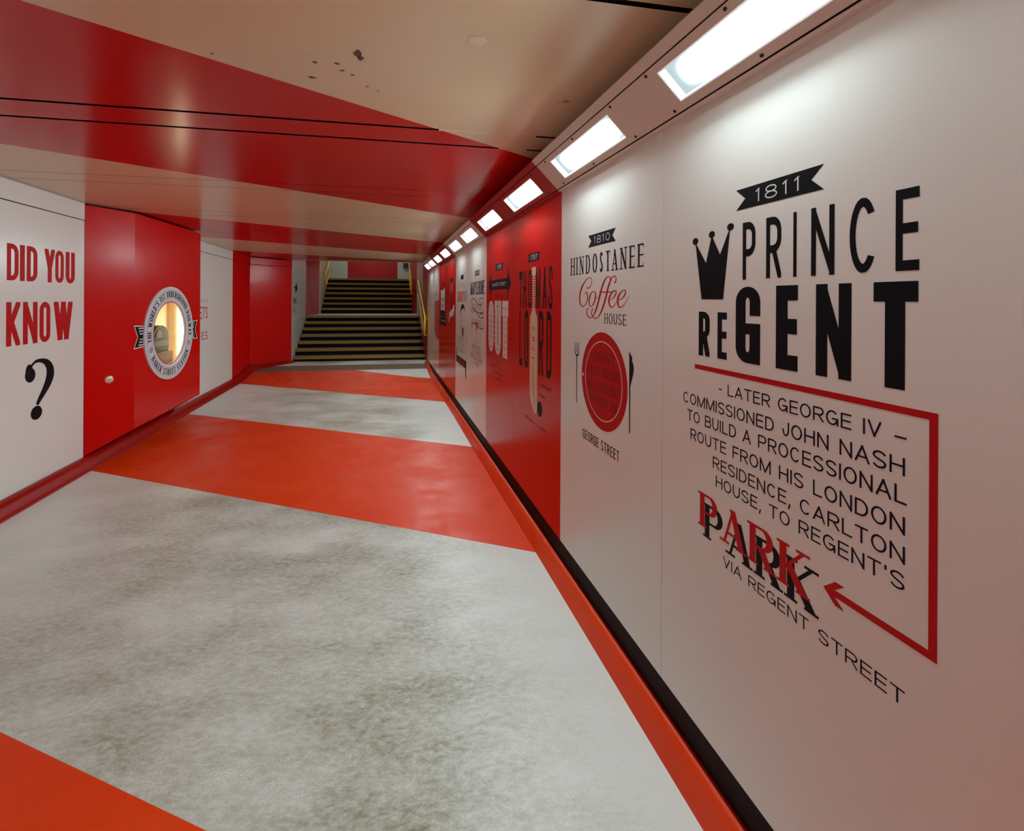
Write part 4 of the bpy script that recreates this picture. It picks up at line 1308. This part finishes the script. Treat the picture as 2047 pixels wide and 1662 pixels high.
def lathe_ring(prof, name, m_, parent, N=72):
    vs, fs = [], []; n = len(prof)
    for k in range(N):
        a = 2 * math.pi * k / N
        for r_, d_ in prof:
            vs.append(RC + e1 * (r_ * math.cos(a)) + up * (r_ * math.sin(a)) + en * d_)
    for k in range(N):
        for j in range(n - 1):
            fs.append((k * n + j, ((k + 1) % N) * n + j, ((k + 1) % N) * n + j + 1, k * n + j + 1))
    return obj(name, vs, fs, m_, parent, smooth=False)


lathe_ring([(R_OUT, 0.0), (R_OUT, .016), (R_OUT - .006, .020), (R_IN + .03, .020), (R_IN + .012, .012), (R_IN, .012), (R_IN - .004, -.01)], 'ring', RINGW, rw)
gr = []
for ra in (R_OUT - .030, R_OUT - .048, R_IN + .045, R_IN + .062):
    gr += annulus(0, 0, ra, ra + .006, 72)
print_on('ring_groove', gr, RF, RINGG, rw, .0206)
print_on('inner_edge', annulus(0, 0, R_IN - .001, R_IN + .009, 72), RF, RINK, rw, .0126)
rm = (R_OUT + R_IN) / 2 + .004; lh = .072


def on_arc(s, a_start, a_end, inward, q=1.6, stem=.2, **kw):
    """letters set round the ring; a in degrees"""
    length = abs(math.radians(a_end - a_start)) * rm
    out = []
    for pl_ in text_polys(s, 0, length, -lh / 2, lh / 2, stem=stem, bar=.09, thin=.085, serif=.05, sp=.3, q=q, **kw):
        w_ = []
        for x, y in pl_:
            t = x / length; a = math.radians(a_start + (a_end - a_start) * t); rr_ = rm + (y if not inward else -y)
            w_.append((rr_ * math.cos(a), rr_ * math.sin(a)))
        out.append(w_)
    return out


print_on('ring_lettering', on_arc("THE WORLD'S 1ST UNDERGROUND RAILWAY", 190, -8, False) + on_arc('BAKER STREET STATION', 212, 328, True), RF, NAVY, rw, .0208)
tg = []
for a in (200.5, -19.5):
    cx_, cy_ = rm * math.cos(math.radians(a)), rm * math.sin(math.radians(a))
    tg += annulus(cx_, cy_, .024, .031, 24) + annulus(cx_, cy_, .007, .014, 16)
print_on('ring_marks', tg, RF, NAVY, rw, .0208)
for s in (-1, 1):
    x0, x1 = s * (R_OUT - .004), s * (R_OUT + .150)
    xn = s * (R_OUT + .090); h0, h1 = .105, .115
    rp = lambda dd: [[(x0, -h0 - dd), (xn + s * dd, 0 - dd * 0), (x0, h0 + dd)], [(x0, h0 + dd), (xn + s * dd, 0), (x1 + s * dd * 1.5, h1 + dd)], [(x0, -h0 - dd), (x1 + s * dd * 1.5, -h1 - dd), (xn + s * dd, 0)]]
    o = print_on('side_ribbon', rp(0), RF, INK, rw, .003)
    print_on('ribbon_edge', rp(.012), RF, WINK, o, .002)
    print_on('ribbon_lines', [[(x0, zz - .006), (s * (R_OUT + .055 + .03 * abs(zz) / .1), zz - .006), (s * (R_OUT + .055 + .03 * abs(zz) / .1), zz + .006), (x0, zz + .006)] for zz in (-.09, -.06, -.03, .03, .06, .09)], RF, WINK, o, .0036)
dv = [RC + e1 * (R_IN * math.cos(2 * math.pi * k / 48)) + up * (R_IN * math.sin(2 * math.pi * k / 48)) + en * .004 for k in range(48)]
obj('glass_pane', dv, [tuple(range(48))], GLASS, rw)
# lit niche behind the pane
nd = .235
g = Geo(); u0, u1, v0, v1 = -R_IN - .05, R_IN + .05, -R_IN - .04, R_IN + .04
NP = lambda u, v, n: RC + e1 * u + up * v + en * n
cv_ = [NP(u, v, n) for n in (-.004, -nd) for v in (v0, v1) for u in (u0, u1)]
g.add(cv_, [(4, 5, 7, 6), (0, 1, 5, 4), (2, 6, 7, 3), (0, 4, 6, 2), (1, 3, 7, 5)])
g.done('niche', [NICHE], rw)
niche = bpy.data.objects['niche']
g = Geo(); g.add([NP(u1 - .012, v0 + .06, -.03), NP(u1 - .012, v1 - .06, -.03), NP(u1 - .012, v1 - .06, -.10), NP(u1 - .012, v0 + .06, -.10)], [(0, 1, 2, 3)])
wl = mat('niche_lamp', (1, .9, .6), .5, .5, emit=((1.0, .90, .62), WINDOW_LAMP))
o = g.done('lamp_strip', [wl], niche); o['label'] = 'glowing warm lamp strip'
md = thing('station_model', NP(-.05, -.24, -.13), 'small dark arched model building standing inside the round lit window', 'model')
bx = lambda nm, u0, u1, v0, v1, n0, n1, m_: obj(nm, [NP(u, v, n) for n in (n0, n1) for v in (v0, v1) for u in (u0, u1)], [(0, 1, 3, 2), (4, 6, 7, 5), (0, 4, 5, 1), (2, 3, 7, 6), (0, 2, 6, 4), (1, 5, 7, 3)], m_, md)
bx('base', -.25, .20, v0, -.235, -.22, -.06, MODEL3)
bx('body', -.20, .16, -.235, -.06, -.20, -.09, MODEL1)
bx('front_band', -.19, .15, -.16, -.09, -.09, -.082, MODEL2)
vs, fs = [], []
for n in (-.20, -.088):
    vs += [NP(-.02 + .18 * math.cos(math.pi * k / 16), -.06 + .15 * math.sin(math.pi * k / 16), n) for k in range(17)]
fs = [tuple(range(17)), tuple(range(33, 16, -1))] + [(k, k + 1, 18 + k, 17 + k) for k in range(16)]
obj('arched_roof', vs, fs, MODEL1, md)
vs = []
for n in (-.0875, -.084):
    vs += [NP(-.06 + .07 * math.cos(math.pi * k / 10), -.055 + .09 * math.sin(math.pi * k / 10), n) for k in range(11)]
obj('arch_window', vs, [tuple(range(11)), tuple(range(21, 10, -1))], MODEL3, md)

# ------------------------------------------------------------------ stairs
XS0, XS1 = CX + .004, XR - .004                     # lower flight between the side walls
sf = thing('staircase', (-.5, 11.66, .15), 'lower flight of dark steps with ochre nosings rising from tunnel floor', 'stairs')


def flight(root, y0, z_first, rise, going, n, x0, x1, z_base):
    for k in range(n):
        zt = z_first + rise * k; ya = y0 + going * k; yb = ya + going + .04
        zb = z_base if k == 0 else z_first + rise * (k - 1) - .02
        s = obj('step', [(x0, ya + .012, zb), (x1, ya + .012, zb), (x1, yb, zb), (x0, yb, zb), (x0, ya + .012, zt), (x1, ya + .012, zt), (x1, yb, zt), (x0, yb, zt)],
                [(0, 3, 2, 1), (4, 5, 6, 7), (0, 1, 5, 4), (1, 2, 6, 5), (2, 3, 7, 6), (3, 0, 4, 7)], [STEP, TREAD], root, midx=[0, 1, 0, 0, 0, 0])
        g = Geo(); g.prism_z([(x0, ya), (x1, ya), (x1, ya + .06), (x0, ya + .06)], zt - .062, zt + .002)
        g.done('nosing', [NOSE], s)


flight(sf, 11.66, .268, .1532, .318, 7, XS0, XS1, .0)
g = Geo(); g.box((-2.2, 11.66 + .318 * 6 + .1, .9), (XR, 15.66, 1.1875))
structure(g.done('floor_landing', [CONC]))
st2 = thing('staircase', (-.5, 15.66, 1.1875), 'upper flight of dark steps beyond the landing leading up', 'stairs')
flight(st2, 15.65, 1.362, .1755, .30, 7, -1.975, .977, 1.1875)
g = Geo(); g.box((-3.2, 17.45 + .3, 2.1), (2.2, 20.6, 2.414)); structure(g.done('floor_upper', [CONC]))

# walls round the stairs, left side
g = Geo(); g.box((CX - .16, CYY + .002, -.05), (CX - .014, 13.55, 5.4)); structure(g.done('wall_stair_left', [PLAST]))
sp_ = thing('mural_board', (CX, 12.6, .1), 'pale panel beside lower steps with small dark bird motif and blocks', 'wall panel')
g = Geo(); g.box((CX - .012, CYY + .004, .05), (CX, 13.545, 1.118)); g.done('board', [GREY], sp_)
g = Geo(); g.box((CX - .012, CYY + .004, 1.122), (CX, 13.545, 4.6)); g.done('board', [GREY], sp_)
SL = (Vector((CX, 0, 0)), Vector((0, 1, 0)), up, Vector((1, 0, 0)))
Z9 = lambda x, y: (lambda v: (v.y, v.z))(on_x(570 + x * .1444, 500 + y * .1444, CX))
print_on('bird_emblem', [[Z9(x, y) for x, y in ((168, 430), (158, 470), (168, 500), (172, 545), (150, 590), (140, 590), (140, 540), (118, 520), (140, 500), (150, 470))]], SL, NAVY, sp_)
print_on('lettering', scribble(Z9(112, 0)[0], Z9(164, 0)[0], Z9(138, 750)[1], Z9(138, 668)[1], 6, 101) + scribble(Z9(112, 0)[0], Z9(164, 0)[0], Z9(138, 720)[1], Z9(138, 690)[1], 6, 102), SL, NAVY, sp_)
print_on('lettering', scribble(Z9(106, 0)[0], Z9(150, 0)[0], Z9(128, 885)[1], Z9(128, 800)[1], 6, 103) + scribble(Z9(106, 0)[0], Z9(150, 0)[0], Z9(128, 860)[1], Z9(128, 830)[1], 5, 104), SL, GINK, sp_)
# ribbed red wall along the landing
g = Geo(); pts = [(CX - .06, 13.55)]
nn = 26
for k in range(nn + 1):
    y = 13.55 + 1.85 * k / nn; x = CX + (.10) * k / nn
    d = .028 if k % 2 else 0.0
    pts += [(x + d, y), (x + d, y + 1.85 / nn * .9)] if k < nn else [(x, y)]
pts.append((CX + .04, 15.4))
g.prism_z(pts, 1.187, 4.6)
tag(g.done('ribbed_screen', [DKRED]), 'ribbed dark red wall screen beside the stair landing', 'screen')
g = Geo(); g.box((-2.14, 15.40, 1.187), (-1.98, 15.52, 4.6)); tag(g.done('cream_post', [mat('cream_post_paint', (.70, .66, .52), .4)]), 'narrow cream post left of the upper steps', 'post')
g = Geo(); g.box((-2.14, 15.523, 1.187), (-1.98, 17.75, 4.6)); tag(g.done('cladding_board', [GREY]), 'pale grey cladding panel left of the upper steps', 'wall panel')
g = Geo(); g.box((-3.2, 17.752, 2.41), (-3.1, 20.6, 5.4)); structure(g.done('wall_upper_left', [PLAST]))
g = Geo(); g.box((2.1, 17.7, 2.41), (2.2, 20.6, 5.4)); structure(g.done('wall_upper_right', [PLAST]))
g = Geo(); g.box((.982, 15.6, 1.1), (XR - .001, 17.74, 2.05)); structure(g.done('trim_stair', [DKRED]))
# end wall at the top of the stairs
g = Geo(); g.box((-3.2, 20.62, 2.3), (2.2, 20.75, 5.4)); structure(g.done('wall_end', [PLAST]))
for x0, x1, m_, lab in ((-3.1, -1.512, GREY, 'grey panel on end wall left of the red one'), (-1.508, .608, DKRED, 'wide dark red panel on end wall above the stairs'), (.612, 2.1, GREY, 'grey panel on end wall right of the red one')):
    g = Geo(); g.box((x0, 20.60, 2.415), (x1, 20.618, 5.0)); tag(g.done('cladding_board', [m_]), lab, 'wall panel')
g = Geo(); g.box((-3.2, Y_CEIL, 5.0), (2.2, 20.75, 5.1)); structure(g.done('ceiling_stairwell', [PLAST]))
g = Geo(); g.box((-3.2, Y_CEIL + .15, -.05), (-3.1, 17.75, 5.4)); structure(g.done('wall_outer_left', [PLAST]))
# strip lights added to brighten the stairs, unseen above the tunnel ceiling
for yy, lab in ((14.2, 'long ceiling strip light high above the stair landing'), (18.8, 'long ceiling strip light above the top of the stairs')):
    t = thing('added_stair_light', (-.5, yy, 4.93), lab, 'light')
    g = Geo(); g.box((-1.4, yy - .07, 4.95), (.4, yy + .07, 5.0)); g.done('housing', [RIM], t)
    g = Geo(); g.box((-1.38, yy - .05, 4.91), (.38, yy + .05, 4.95)); g.done('diffuser', [mat('stair_fill_glow', (1, 1, 1), .5, .5, emit=((1.0, .93, .78), STAIR_FILL))], t)


# handrails
def handrail(name, lab, X, wallx, bot, bend, top, ext=0.0, drop=.42):
    t = thing(name, (X, bot[0], bot[1]), lab, 'handrail')
    g = Geo()
    pts = [(X, bot[0], bot[1]), (X, bend[0], bend[1] - .05), (X, bend[0] + .03, bend[1]), (X, top[0], top[1])]
    if ext: pts += [(X, top[0] + ext, top[1])]
    g.tube(pts, .026, 12); g.done('rail', [YEL], t, True)
    g = Geo(); g.tube([(X, bot[0], bot[1]), (X, bot[0] + .05, bot[1] + .02), (X, top[0], top[1] - drop)] + ([(X, top[0] + ext, top[1] - drop)] if ext else []), .021, 10)
    g.done('lower_rail', [YEL], t, True)
    for y, z in ((bot[0], bot[1] + .01), (bend[0] + .01, bend[1] - .05), ((bend[0] + top[0]) / 2, (bend[1] + top[1]) / 2), (top[0] - .1, top[1] - .05)):
        g = Geo(); g.tube([(X, y, z), (wallx, y, z)], .011, 8); g.done('bracket', [YEL], t, True)
    return t


handrail('handrail', 'double yellow handrail on right wall beside the lower steps', .985, XR, (11.12, .80), (11.12, 1.25), (13.35, 2.20))
handrail('handrail', 'yellow handrail on right side of the upper steps', .92, .985, (15.50, 1.84), (15.50, 2.26), (17.4, 3.10), .3)
handrail('handrail', 'yellow handrail on left side of the upper steps', -1.90, -1.98, (16.25, 2.08), (16.25, 2.52), (17.45, 3.15), .3)
# small sign high at the top of the stairs
g = Geo(); g.box((.86, 20.45, 3.03), (1.14, 20.58, 3.25)); tag(g.done('sign', [MODEL1]), 'small dark sign high on end wall right of the red panel', 'sign')

# end wall behind the photographer
g = Geo(); g.box((XL - .1, Y_BACK - .1, -.05), (XR + .1, Y_BACK - .001, 2.9)); structure(g.done('wall_back', [PW]))
